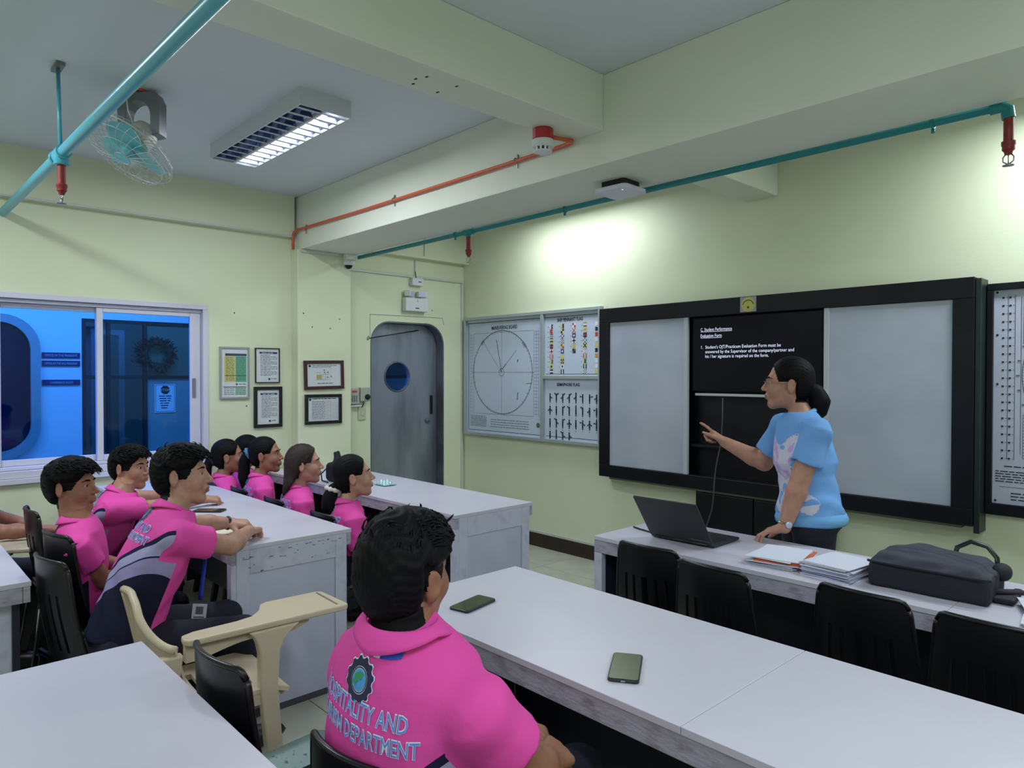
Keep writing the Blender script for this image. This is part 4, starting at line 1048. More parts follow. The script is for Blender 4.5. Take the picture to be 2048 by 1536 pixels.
m = MB(); m.tube([(0.02, 0.0, 0.068), (0.018, -0.004, 0.10), (0.014, -0.006, 0.13)], 0.004, 6); m.build('cord', BLACKP, jb, smooth=True)
WCON = mat('white_conduit', (196, 202, 196), rough=0.45)
def trunking(lab, boxes, name='cable_trunking'):
    m = MB()
    for a, b in boxes: m.box(a, b)
    return tag(m.build(name, WCON, bev=0.002), lab, 'conduit')
trunking('thin white cable trunking running from dome camera to the room corner', [((XW+0.001, 3.033, 2.385), (XW+0.018, 4.318, 2.405))])
trunking('vertical white cable trunking in the corner beside notice case', [((XW+0.001, 4.300, 0.14), (XW+0.020, 4.320, 2.384))])
trunking('vertical white cable drop on the edge beam above the door', [((XW+0.086, 3.80, 2.58), (XW+0.097, 3.812, 2.86))])
trunking('short white cable drop between edge beam and junction box', [((XW+0.001, 3.755, 2.44), (XW+0.012, 3.767, 2.555))])
trunking('long thin grey trunking along the left wall ledge above window', [((XW+0.056, YB+0.01, 2.588), (XW+0.068, 2.553, 2.600))])
trunking('short grey trunking along column top toward dome camera', [((-5.204, 2.58, 2.468), (-5.190, 2.945, 2.494))])

# ------------------------------------------------------------------ framed notices
PAPER = MATS['paper_white']
def notice(lab, y0, y1, z0, z1, x, fm, fw_, draw, tilt=0):
    t = thing('framed_notice', lab, 'notice', (x, (y0+y1)/2, (z0+z1)/2), 0)
    t.rotation_euler = (tilt, 0, 0); a, b = (y1-y0)/2, (z1-z0)/2
    for n, p, q in (('frame_rail', (-a, b-fw_), (a, b)), ('frame_rail', (-a, -b), (a, -b+fw_)), ('frame_stile', (-a, -b+fw_), (-a+fw_, b-fw_)), ('frame_stile', (a-fw_, -b+fw_), (a, b-fw_))):
        box_obj(n, (0.001, p[0], p[1]), (0.020, q[0], q[1]), fm, t, 0.002)
    box_obj('sheet', (0.001, -a+fw_, -b+fw_), (0.010, a-fw_, b-fw_), PAPER, t)
    F = Flat((0.0101, 0, 0), (0, 1, 0), (0, 0, 1), (1, 0, 0)); draw(F, a-fw_, b-fw_); F.build('print', t)
    box_obj('cover_glass', (0.0135, -a+fw_, -b+fw_), (0.0150, a-fw_, b-fw_), film_glass('clear_glass', (0.96, 0.97, 0.97), 0.04), t)
FBLK = mat('frame_black', (18, 22, 22), rough=0.35); FBRN = mat('frame_brown', (64, 36, 34), rough=0.35); FALU = mat('frame_alu', (160, 168, 168), rough=0.35, metal=0.5)
INKN = mat('ink_navy', (40, 50, 84), rough=0.7); INKY = mat('ink_yellow', (214, 204, 108), rough=0.7); INKGR = mat('ink_green', (92, 178, 132), rough=0.7); INKR = mat('ink_red', (190, 66, 66), rough=0.7); INKO = mat('ink_orange', (214, 140, 70), rough=0.7); INKLG = mat('ink_palegreen', (160, 205, 185), rough=0.7)
rr_ = random.Random(11)
def dr_chart(F, a, b):
    F.rect(-a*0.72, b*0.70, a*0.92, b*0.80, INKN); F.rect(-a*0.78, -b*0.38, a*0.04, b*0.69, INKY); F.rect(a*0.06, -b*0.38, a*0.9, b*0.69, INKGR)
    F.rect(-a*0.86, -b*0.60, a*0.86, -b*0.57, INK, 2); F.rect(a*0.02, -b*0.92, a*0.86, -b*0.62, INKLG); F.rect(-a*0.78, -b*0.12, a*0.9, -b*0.10, INK, 2)
    for i in range(15):
        v = b*0.62-b*0.066*i; scribble(F, -a*0.66, -a*0.03, v, 0.007, INKG, rr_, 2); scribble(F, a*0.12, a*0.82, v, 0.007, INKG, rr_, 2)
    for i in range(4): scribble(F, -a*0.82, -a*0.05, -b*0.67-b*0.075*i, 0.007, INKG, rr_, 2); scribble(F, a*0.08, a*0.82, -b*0.67-b*0.075*i, 0.007, INKG, rr_, 2)
    F.disc((a*0.15, -b*0.47), 0.008, INKN, 1, 14); scribble(F, a*0.3, a*0.85, -b*0.48, 0.008, INKN, rr_)
def dr_letter(F, a, b):
    F.rect(-a*0.7, b*0.70, a*0.85, b*0.82, INKN); scribble(F, -a*0.5, a*0.6, b*0.73, 0.009, PAPER, rr_, 2)
    for i in range(17): scribble(F, -a*0.62, a*(0.85 if i % 4 else 0.3), b*0.60-b*0.076*i, 0.006, INKG, rr_)
    F.disc((a*0.15, -b*0.82), 0.009, INKN, 1, 14); scribble(F, a*0.3, a*0.85, -b*0.82, 0.008, INKN, rr_)
def dr_plan(F, a, b):
    F.disc((-a*0.84, b*0.80), 0.010, INKN, 1, 14); scribble(F, -a*0.7, a*0.75, b*0.80, 0.007, INKG, rr_); scribble(F, -a*0.7, a*0.4, b*0.68, 0.006, INKG, rr_)
    F.rect(-a*0.45, -b*0.36, -a*0.16, b*0.02, INKY, 1)
    for i in range(5): F.line((-a*0.45, -b*0.34+b*0.08*i), (-a*0.16, -b*0.34+b*0.08*i), 0.0012, INK, 2)
    for p, q in (((-a*0.47, -b*0.42), (a*0.2, -b*0.42)), ((-a*0.5, b*0.2), (-a*0.2, b*0.2)), ((-a*0.12, -b*0.36), (-a*0.12, b*0.05)), ((a*0.08, -b*0.36), (a*0.08, b*0.2)), ((-a*0.12, b*0.05), (a*0.3, b*0.05))): F.line(p, q, 0.0016, INKG, 2)
    for p in ((0, b*0.42), (a*0.02, b*0.22), (a*0.22, b*0.22), (a*0.42, -b*0.16), (a*0.2, -b*0.22)): F.disc(p, 0.006, INKG, 2, 8)
    scribble(F, -a*0.4, a*0.5, -b*0.78, 0.008, INK, rr_)
def dr_table(F, a, b):
    F.disc((-a*0.86, b*0.82), 0.010, INKN, 1, 14); scribble(F, -a*0.7, a*0.9, b*0.85, 0.009, INK, rr_)
    for i in range(16): scribble(F, -a*0.75, a*0.10, b*0.66-b*0.1*i, 0.006, INKG, rr_)
    for i in range(17): F.line((a*0.15, b*0.70-b*0.1*i), (a*0.95, b*0.70-b*0.1*i), 0.001, INKG)
    for i in range(6): F.line((a*(0.15+0.16*i), b*0.70), (a*(0.15+0.16*i), -b*0.9), 0.001, INKG)
notice('yellow and green chart in a thin aluminium frame beside window', 1.983, 2.209, 1.313, 1.707, XW, FALU, 0.014, dr_chart)
notice('printed letter in a thin black frame above a thick framed one', 2.254, 2.452, 1.432, 1.705, XW, FBLK, 0.007, dr_letter)
notice('printed letter in a thick black frame below a thin framed one', 2.243, 2.471, 1.083, 1.403, XW, FBLK, 0.026, dr_letter)
notice('floor plan in a slightly tilted brown frame on the column', 2.603, 2.955, 1.378, 1.612, -5.205, FBRN, 0.026, dr_plan, math.radians(1.2))
notice('landscape table of text in a black frame on the column', 2.610, 2.935, 1.096, 1.338, -5.205, FBLK, 0.026, dr_table)

# ------------------------------------------------------------------ boxes beside the door
GBOX = mat('grey_box', (166, 172, 160), rough=0.45)
t = thing('alarm_panel', 'grey wall box with a small red label near the door', 'wall box', (XW, 3.101, 1.245))
box_obj('box', (0.001, -0.047, 0), (0.05, 0.047, 0.137), GBOX, t, 0.004); box_obj('ledge', (0.001, -0.052, -0.022), (0.045, 0.075, -0.010), WPLAST, t, 0.003)
F = Flat((0.0505, 0, 0), (0, 1, 0), (0, 0, 1), (1, 0, 0)); F.rect(-0.024, 0.098, 0.024, 0.116, INKR)
for i in range(3): F.rect(-0.026+0.02*i, 0.02, -0.014+0.02*i, 0.075, INKG)
F.build('marking', t)
t = thing('door_switch', 'grey wall box with round black push button beside the door', 'switch', (XW, 3.208, 1.268))
box_obj('box', (0.001, -0.047, 0), (0.05, 0.047, 0.118), GBOX, t, 0.005)
m = MB(); m.lathe([(0.024, 0), (0.024, 0.012), (0.016, 0.022), (0.004, 0.024)], (0.05, 0.018, 0.036), 18, 0, Matrix.Rotation(math.pi/2, 3, 'Y')); m.build('button', BLACKP, t, smooth=40)
m = MB(); m.tube([(0.02, 0.0, 0.0), (0.02, -0.004, -0.03), (0.012, -0.012, -0.055)], 0.004, 6); m.build('cord', BLACKP, t, smooth=True)
t = thing('switch_plate', 'small pale switch plate under the grey push button box', 'switch', (XW, 3.198, 1.105))
box_obj('plate', (0.001, -0.036, 0), (0.012, 0.036, 0.112), mat('pale_plate', (186, 196, 168), rough=0.45), t, 0.003)
box_obj('rocker', (0.012, -0.014, 0.036), (0.016, 0.014, 0.076), mat('pale_plate', (0, 0, 0)), t, 0.002)

# ------------------------------------------------------------------ maneuvering board / flag posters in one aluminium case
PB = mat('poster_paper', (196, 208, 226), rough=0.45)
CX0, CX1, CZ0, CZ1, CY = -5.268, -3.560, 0.922, 2.043, YW
bc = thing('notice_case', 'aluminium framed notice case with maneuvering board and flag charts', 'notice board', ((CX0+CX1)/2, CY, CZ0))
hx, hz = (CX1-CX0)/2, CZ1-CZ0; AL2 = mat('case_alu', (172, 182, 184), rough=0.35, metal=0.35)
MX = -4.212-(CX0+CX1)/2; MZ = 1.476-CZ0
box_obj('back_panel', (-hx+0.02, -0.012, 0.02), (hx-0.02, -0.001, hz-0.02), PB, bc)
for nm, a, b in (('frame_rail', (-hx, 0), (hx, 0.028)), ('frame_rail', (-hx, hz-0.028), (hx, hz)), ('frame_stile', (-hx, 0.028), (-hx+0.026, hz-0.028)), ('frame_stile', (hx-0.026, 0.028), (hx, hz-0.028)), ('frame_stile', (MX-0.016, 0.028), (MX+0.016, hz-0.028)), ('frame_rail', (MX+0.016, MZ-0.014), (hx-0.026, MZ+0.014))):
    box_obj(nm, (a[0], -0.042, a[1]), (b[0], -0.001, b[1]), AL2, bc, 0.003)
def PF(x0, z0): return Flat((x0, -0.0125, z0), (1, 0, 0), (0, 0, 1), (0, -1, 0))
# left: maneuvering board
lx0, lx1, lz0, lz1 = -hx+0.026, MX-0.016, 0.028, hz-0.028; W_, H_ = lx1-lx0, lz1-lz0
F = PF(lx0, lz0)
F.rect(0, H_-0.03, W_, H_-0.024, INK); F.rect(0.02, 0.02, W_-0.02, 0.024, INK); F.line((0.022, 0.02), (0.022, H_-0.03), 0.006, INKN)
F.text('MANEUVERING BOARD', W_*0.52, H_*0.905, 0.048, INK, 2, width=W_*0.34, center=True, bold=0.02)
c = (W_*0.485, H_*0.535); R_ = W_*0.395; ky = 0.955
F.ring(c, R_-0.003, R_+0.003, INKG, 1, 64, ky=ky)
for k in range(72):
    a = 2*math.pi*k/72; L_ = 0.022 if k % 3 == 0 else 0.010
    F.line((c[0]+(R_-L_)*math.cos(a), c[1]+(R_-L_)*math.sin(a)*ky), (c[0]+(R_+L_*0.4)*math.cos(a), c[1]+(R_+L_*0.4)*math.sin(a)*ky), 0.003, INKG, 2)
F.line((c[0], c[1]-R_*ky), (c[0], c[1]+R_*ky), 0.0025, INKG); F.line((c[0]-R_-0.03, c[1]), (c[0]+R_+0.03, c[1]), 0.0025, INKG)
for p, q, w_ in (((c[0], c[1]), (c[0]-0.07, c[1]+0.30), 0.005), ((c[0], c[1]), (c[0]-0.27, c[1]+0.30), 0.0022), ((c[0]+0.01, c[1]+0.03), (c[0]+0.20, c[1]+0.20), 0.0022), ((c[0]+0.01, c[1]+0.03), (c[0]+0.06, c[1]+0.075), 0.005), ((c[0]+0.21, c[1]-0.25), (c[0]+0.215, c[1]-0.18), 0.007), ((c[0]+0.21, c[1]+0.09), (c[0]+0.22, c[1]+0.115), 0.009), ((c[0]+0.32, c[1]-0.10), (c[0]+0.38, c[1]-0.10), 0.003)): F.line(p, q, w_, INK, 2)
F.ring(c, 0.032, 0.036, INKG, 2, 24)
for a in (2.25, 0.62):   # pencilled notes on the rim
    for k in range(5): F.line((c[0]+(R_+0.005)*math.cos(a+0.03*k), c[1]+(R_)*math.sin(a+0.03*k)), (c[0]+(R_-0.03)*math.cos(a+0.03*k+0.02), c[1]+(R_-0.03)*math.sin(a+0.03*k+0.02)), 0.004, INKG, 2)
for xx in (0.045, 0.075, 0.10, W_-0.105, W_-0.075, W_-0.045):
    F.line((xx, H_*0.17), (xx, H_*0.88), 0.002, INKG)
for k in range(26):
    z_ = H_*0.19+H_*0.68*k/25; F.line((0.045, z_), (0.075, z_), 0.002, INKG, 2); F.line((W_-0.105, z_), (W_-0.045, z_), 0.002, INKG, 2)
F.line((0.10, H_*0.17), (W_-0.11, H_*0.17), 0.0025, INKG); F.line((0.10, H_*0.88), (W_-0.11, H_*0.88), 0.0018, INKG)
for k in range(8): scribble(F, 0.05, 0.28, H_*0.145-0.0135*k, 0.008, INKG, rr_); 
for k in range(4): scribble(F, 0.34, 0.85, H_*0.12-0.022*k, 0.008, INKG, rr_)
F.disc((W_-0.05, H_*0.10), 0.022, INKG, 1, 16); F.build('print', bc)
# upper right: pennants
ux0, uz0 = MX+0.016, MZ+0.014; W_, H_ = hx-0.026-ux0, hz-0.028-uz0
F = PF(ux0, uz0); F.rect(0, H_-0.032, W_, H_-0.027, INK); F.rect(0.012, 0.012, W_-0.012, 0.016, INK)
F.text('SHIP PENNANT FLAG', W_*0.47, H_*0.865, 0.040, INK, 2, width=W_*0.47, center=True, bold=0.03)
Wp = mat('ink_white', (225, 230, 236), rough=0.7)
def flag(F, u, v, kind, s=0.036):
    h = s; q = lambda a, b, c, d, m, l=2: F.rect(u+a*s, v+b*h, u+c*s, v+d*h, m, l)
    k = kind[0]
    if k == 'solid': q(0, 0, 1, 1, kind[1])
    elif k == 'v':
        for i, m in enumerate(kind[1:]): q(i/len(kind[1:]), 0, (i+1)/len(kind[1:]), 1, m)
    elif k == 'h':
        for i, m in enumerate(kind[1:]): q(0, 1-(i+1)/len(kind[1:]), 1, 1-i/len(kind[1:]), m)
    elif k == 'x': q(0, 0, 1, 1, kind[1]); F.line((u, v), (u+s, v+h), s*0.2, kind[2], 3); F.line((u, v+h), (u+s, v), s*0.2, kind[2], 4)
    elif k == 'plus': q(0, 0, 1, 1, kind[1]); q(0.36, 0, 0.64, 1, kind[2], 3); q(0, 0.36, 1, 0.64, kind[2], 3)
    elif k == 'sq': q(0, 0, 1, 1, kind[1]); q(0.28, 0.28, 0.72, 0.72, kind[2], 3)
    elif k == 'quad': q(0, 0.5, 0.5, 1, kind[1]); q(0.5, 0.5, 1, 1, kind[2]); q(0, 0, 0.5, 0.5, kind[2]); q(0.5, 0, 1, 0.5, kind[1])
    elif k == 'chk':
        for i in range(4):
            for j in range(4): q(i/4, j/4, (i+1)/4, (j+1)/4, kind[1] if (i+j) % 2 else kind[2])
    elif k == 'dot': q(0, 0, 1, 1, kind[1]); F.disc((u+s/2, v+h/2), s*0.26, kind[2], 3, 12)
    elif k == 'diag':
        q(0, 0, 1, 1, kind[1])
        for i in (-0.5, 0, 0.5): F.poly([(u+max(0, i)*s, v+max(0, -i)*h), (u+min(1, i+1)*s, v+min(1, 1-i)*h), (u+min(1, i+0.8)*s, v+min(1, 1-i)*h), (u+max(0, i-0.2)*s, v+max(0, -i)*h)], kind[2], 3)
    elif k == 'swal': F.poly([(u, v), (u+s, v), (u+s*0.72, v+h/2), (u+s, v+h), (u, v+h)], kind[1], 2); F.rect(u, v, u+s*0.4, v+h, kind[2], 3)
N_, B_, Y_, R2, G_, K_, O_ = INKN, mat('ink_blue', (52, 62, 150), rough=0.7), INKY, INKR, INKGR, INK, INKO
cols = [[('swal', N_, Wp), ('swal', R2, R2), ('h', N_, Wp, N_, Wp, N_), ('h', Y_, N_, Y_), ('h', N_, R2, N_), ('plus', Wp, R2), ('v', R2, Wp, R2, Wp, N_), ('v', Y_, INKG), ('dot', Y_, K_), ('h', N_, Wp, N_)],
        [('v', Y_, N_), ('quad', Y_, K_), ('x', N_, Wp), ('chk', N_, Wp), ('quad', R2, Y_), ('sq', B_, Wp), ('solid', Y_), ('plus', K_, Y_), ('dot', Wp, N_), ('v', N_, Wp, N_)],
        [('quad', R2, Wp), ('x', Wp, R2), ('sq', N_, Wp), ('plus', Wp, N_), ('diag', Y_, O_), ('quad', K_, INKG)],
        [('h', O_, Wp, INKG), ('h', Y_, O_, Y_), ('sq', N_, R2), ('x', INKG, Wp), ('x', Y_, K_), ('diag', Wp, N_), ('v', R2, Wp, R2), ('v', Y_, K_, G_), ('v', N_, Wp, N_), ('chk', Wp, INKG)]]
for ci, col in enumerate(cols):
    uu = (0.060, 0.185, 0.315, 0.435)[ci]
    for k, fl_ in enumerate(col):
        vv_ = H_*0.76-0.0425*k; flag(F, uu, vv_, fl_); scribble(F, uu-0.024, uu-0.010, vv_+0.012, 0.006, INKG, rr_)
for k, (m1, m2) in enumerate([(Wp, INKG), (N_, Wp), (R2, N_), (Wp, O_), (Y_, N_), (K_, K_), (O_, O_), (Wp, R2), (Wp, N_), (Y_, O_)]):
    v0 = H_*0.765-0.0425*k; F.poly([(0.560, v0), (0.680, v0+0.014), (0.680, v0+0.020), (0.560, v0+0.034)], m1, 2)
    F.poly([(0.610, v0+0.006), (0.680, v0+0.014), (0.680, v0+0.020), (0.610, v0+0.028)], m2, 3)
F.build('print', bc)
# lower right: semaphore figures
W_, H_ = hx-0.026-ux0, MZ-0.014-0.028; F = PF(ux0, 0.028)
F.rect(0.012, 0.02, W_-0.012, 0.024, INK); F.text('SEMAPHORE FLAG', W_*0.44, H_*0.885, 0.036, INK, 2, width=W_*0.42, center=True, bold=0.03)
rs2 = random.Random(21)
for row, cnt in enumerate((8, 8, 8, 4)):
    for i in range(cnt):
        u0, v0 = 0.062+0.0735*i, H_*0.70-0.107*row
        F.rect(u0-0.007, v0-0.030, u0+0.007, v0+0.016, K_, 2); F.disc((u0, v0+0.024), 0.008, K_, 2, 10); F.rect(u0-0.006, v0-0.048, u0-0.001, v0-0.028, K_, 2); F.rect(u0+0.001, v0-0.048, u0+0.006, v0-0.028, K_, 2)
        for a in (rs2.choice((-90, -45, 0, 45, 90)), rs2.choice((180, 225, 135, 270))):
            a = math.radians(a); e = (u0+0.026*math.cos(a), v0+0.010+0.026*math.sin(a)); F.line((u0, v0+0.010), e, 0.005, K_, 3)
            F.rect(e[0]-0.005, e[1]-0.005, e[0]+0.007, e[1]+0.007, K_, 3)
        F.rect(u0-0.003, v0-0.066, u0+0.003, v0-0.058, INKG, 2)
F.build('print', bc)

# ------------------------------------------------------------------ big black framed board with sliding white panels, television
BBLK = mat('board_black', (12, 14, 20), rough=0.42, spec=0.3, var=(5, (18, 21, 30), 0.4, 0.7), bump=(40, 0.05))
WBRD = mat('whiteboard', (168, 176, 192), rough=0.4, var=(2.5, (184, 190, 204), 0.35, 0.65), bump=(14, 0.03))
BXC = -2.246; bx0, bx1, bz0, bz1, byf = -3.492-BXC, -1.0-BXC, 0.715, 2.006, -0.138
bd = thing('board_unit', 'wide black framed wall board with two white panels and middle bay', 'board', (BXC, YW, 0))
pl0, pl1, pr0, pr1, pz0, pz1 = -3.395-BXC, -2.705-BXC, -1.770-BXC, -1.100-BXC, 0.806, 1.896
box_obj('back_board', (bx0, -0.03, bz0), (bx1, -0.001, bz1), BBLK, bd)
box_obj('frame_rail', (bx0, byf, pz1), (bx1, -0.03, bz1), BBLK, bd, 0.004); box_obj('frame_rail', (bx0, byf, bz0), (bx1, -0.03, pz0), BBLK, bd, 0.004)
box_obj('frame_stile', (bx0, byf, pz0), (pl0, -0.03, pz1), BBLK, bd, 0.003); box_obj('frame_stile', (pr1, byf, pz0), (bx1, -0.03, pz1), BBLK, bd, 0.003)
box_obj('end_post', (bx1+0.001, byf+0.010, bz0-0.035), (bx1+0.028, -0.001, bz1-0.008), mat('post_black', (28, 36, 38), rough=0.4), bd, 0.003)
for a, b, e in ((pl0, pl1, 1), (pr0, pr1, 0)):
    p = box_obj('white_panel', (a, byf+0.012, pz0), (b, byf+0.030, pz1), WBRD, bd, 0.002)
    s0 = (b-0.032, b) if e else (a, a+0.030)
    box_obj('panel_edge', (s0[0], byf+0.006, pz0), (s0[1], byf+0.0118, pz1), mat('panel_edge_white', (186, 192, 200), rough=0.4), p, 0.001)
box_obj('bottom_ledge', (bx0+0.10, byf+0.005, bz0-0.014), (bx1-0.05, -0.02, bz0-0.001), mat('ledge_olive', (72, 74, 60), rough=0.6), bd)
box_obj('bay_shelf', (pl1+0.005, -0.095, 1.000), (pr0-0.005, -0.031, 1.016), BBLK, bd, 0.002)
box_obj('bay_rail', (pl1+0.04, -0.100, 1.355), (pr0-0.02, -0.088, 1.372), mat('silver_rail', (196, 198, 200), rough=0.3, metal=0.4), bd, 0.002)
F = Flat((0, byf-0.0005, 0), (1, 0, 0), (0, 0, 1), (0, -1, 0)); bu = -2.252-BXC
YB_ = mat('badge_yellow', (196, 190, 104), rough=0.5); F.rect(bu-0.056, 1.905, bu+0.056, 2.002, mat('badge_grey', (150, 156, 176), rough=0.5), 1)
F.disc((bu, 1.953), 0.048, YB_, 2, 28); F.ring((bu, 1.942), 0.036, 0.041, INK, 3, 20, 0.25, math.pi-0.25); F.disc((bu, 1.934), 0.007, INK, 3, 10); F.build('badge', bd)
tv = thing('television', 'black flat television showing white slide text inside the board', 'television', (-2.238, YW-0.040, 1.385))
box_obj('case', (-0.455, -0.055, 0), (0.455, 0.008, 0.508), mat('tv_black', (6, 6, 8), rough=0.35, spec=0.2), tv, 0.004)
SCR = mat('tv_screen', (2, 2, 4), rough=0.25, spec=0.12, emit=((0.01, 0.011, 0.018), 0.35)); box_obj('screen', (-0.440, -0.0585, 0.022), (0.440, -0.0552, 0.495), SCR, tv)
LIT = mat('tv_text', (200, 205, 230), emit=((0.72, 0.76, 0.95), 0.85))
F = Flat((-0.440, -0.0588, 0), (1, 0, 0), (0, 0, 1), (0, -1, 0))
F.text('C. Student Performance', 0.055, 0.412, 0.031, LIT, 1, width=0.235); F.rect(0.055, 0.406, 0.29, 0.4085, LIT, 1)
F.text('Evaluation Form', 0.055, 0.370, 0.031, LIT, 1, width=0.160); F.rect(0.055, 0.364, 0.215, 0.3665, LIT, 1)
F.text('1.', 0.060, 0.292, 0.030, LIT, 1)
F.text("Student's OJT/Practicum Evaluation Form must be", 0.092, 0.292, 0.031, LIT, 1, width=0.535)
F.text('answered by the Supervisor of the company/partner and', 0.092, 0.2605, 0.031, LIT, 1, width=0.620)
F.text('his / her signature is required on the form.', 0.092, 0.229, 0.031, LIT, 1, width=0.455); F.build('slide_text', tv)
m = MB(); m.tube([(-2.443, YW-0.115, 1.345), (-2.445, YW-0.115, 1.20), (-2.452, YW-0.118, 1.05), (-2.475, YW-0.125, 0.93), (-2.480, YW-0.14, 0.86), (-2.478, YW-0.16, 0.76), (-2.478, YW-0.165, 0.70), (-2.49, YW-0.165, 0.60), (-2.53, YW-0.165, 0.48), (-2.56, YW-0.165, 0.30)], 0.0042, 8)
tag(m.build('cable', mat('cable_grey', (70, 72, 72), rough=0.5), smooth=True), 'thin dark cable hanging from television down across the black bay', 'cable')
lc = thing('low_cabinet', 'black low cabinet against the wall under the board behind teacher', 'cabinet', (-2.21, YW-0.105, 0))
box_obj('body', (-0.43, -0.02, 0.05), (0.43, 0.10, 0.700), mat('cabinet_black', (13, 15, 20), rough=0.45, spec=0.3), lc, 0.004)
for x0, x1 in ((-0.42, -0.005), (0.005, 0.42)): box_obj('door', (x0, -0.032, 0.06), (x1, -0.021, 0.694), MATS['cabinet_black'], lc, 0.003)
box_obj('plinth', (-0.42, -0.01, 0), (0.42, 0.09, 0.05), MATS['cabinet_black'], lc)
# plotting sheet on the right
ps = thing('plotting_board', 'black framed radar plotting sheet beside the large board', 'chart board', (-0.30, YW, 0))
x0, x1, z0, z1 = -0.968+0.30, 0.98, 0.775, 1.972; sx0, sx1, sz0, sz1 = -0.940+0.30, 0.93, 0.835, 1.937
box_obj('panel', (x0+0.02, -0.02, z0+0.02), (x1-0.02, -0.001, z1-0.02), BBLK, ps)
for nm, a, b in (('frame_rail', (x0, z0), (x1, sz0)), ('frame_rail', (x0, sz1), (x1, z1)), ('frame_stile', (x0, sz0), (sx0, sz1)), ('frame_stile', (sx1, sz0), (x1, sz1))):
    box_obj(nm, (a[0], -0.045, a[1]), (b[0], -0.001, b[1]), BBLK, ps, 0.003)
box_obj('sheet', (sx0, -0.024, sz0), (sx1, -0.0205, sz1), mat('sheet_lilac', (176, 182, 200), rough=0.5), ps)
F = Flat((sx0, -0.0245, sz0), (1, 0, 0), (0, 0, 1), (0, -1, 0)); W_, H_ = sx1-sx0, sz1-sz0
for xx in (0.062, 0.092): F.line((xx, 0.23), (xx, H_-0.03), 0.002, INK)
for k in range(21):
    z_ = 0.235+(H_-0.275)*k/20
    for xx in (0.048, 0.078): F.rect(xx-0.012, z_-0.005, xx-0.002, z_+0.004, INK, 2); F.line((xx+0.004, z_), (xx+0.012, z_), 0.002, INK, 2)
F.line((0.118, 0.26), (0.118, H_-0.04), 0.002, INK); cc_ = (0.118+0.42, H_*0.60); R_ = 0.415
for r_ in (R_, R_*0.8, R_*0.6, R_*0.4, R_*0.2): F.ring(cc_, r_-0.0012, r_+0.0012, INK if r_ == R_ else INKG, 2, 96)
for k in range(180):
    a = 2*math.pi*k/180; L_ = 0.016 if k % 5 == 0 else 0.008; F.line((cc_[0]+(R_-L_)*math.cos(a), cc_[1]+(R_-L_)*math.sin(a)), (cc_[0]+R_*math.cos(a), cc_[1]+R_*math.sin(a)), 0.0016, INK, 3)
for k in range(36):
    a = 2*math.pi*k/36; F.rect(cc_[0]+(R_+0.018)*math.cos(a)-0.008, cc_[1]+(R_+0.018)*math.sin(a)-0.004, cc_[0]+(R_+0.018)*math.cos(a)+0.008, cc_[1]+(R_+0.018)*math.sin(a)+0.004, INKG, 3)
for zz0, zz1 in ((H_-0.28, H_-0.04), (0.24, 0.46)):
    for k in range(15): F.line((0.128, zz0+(zz1-zz0)*k/14), (0.205, zz0+(zz1-zz0)*k/14), 0.002, INK, 2)
    for xx in (0.128, 0.158, 0.205): F.line((xx, zz0), (xx, zz1), 0.0015, INK, 2)
for k in range(5): scribble(F, 0.012, 0.30, 0.165-0.013*k, 0.008, INK, rr_)
scribble(F, 0.05, 0.30, 0.192, 0.009, INK, rr_); F.line((0.03, 0.088), (0.4, 0.088), 0.002, INK)
for k in range(3): scribble(F, 0.08, 0.32, 0.055-0.016*k, 0.009, INK, rr_)
for p in ((0.014, H_-0.012), (0.016, H_*0.79), (0.018, H_*0.56), (0.014, 0.014)): F.disc(p, 0.006, INK, 3, 10)
F.build('print', ps)
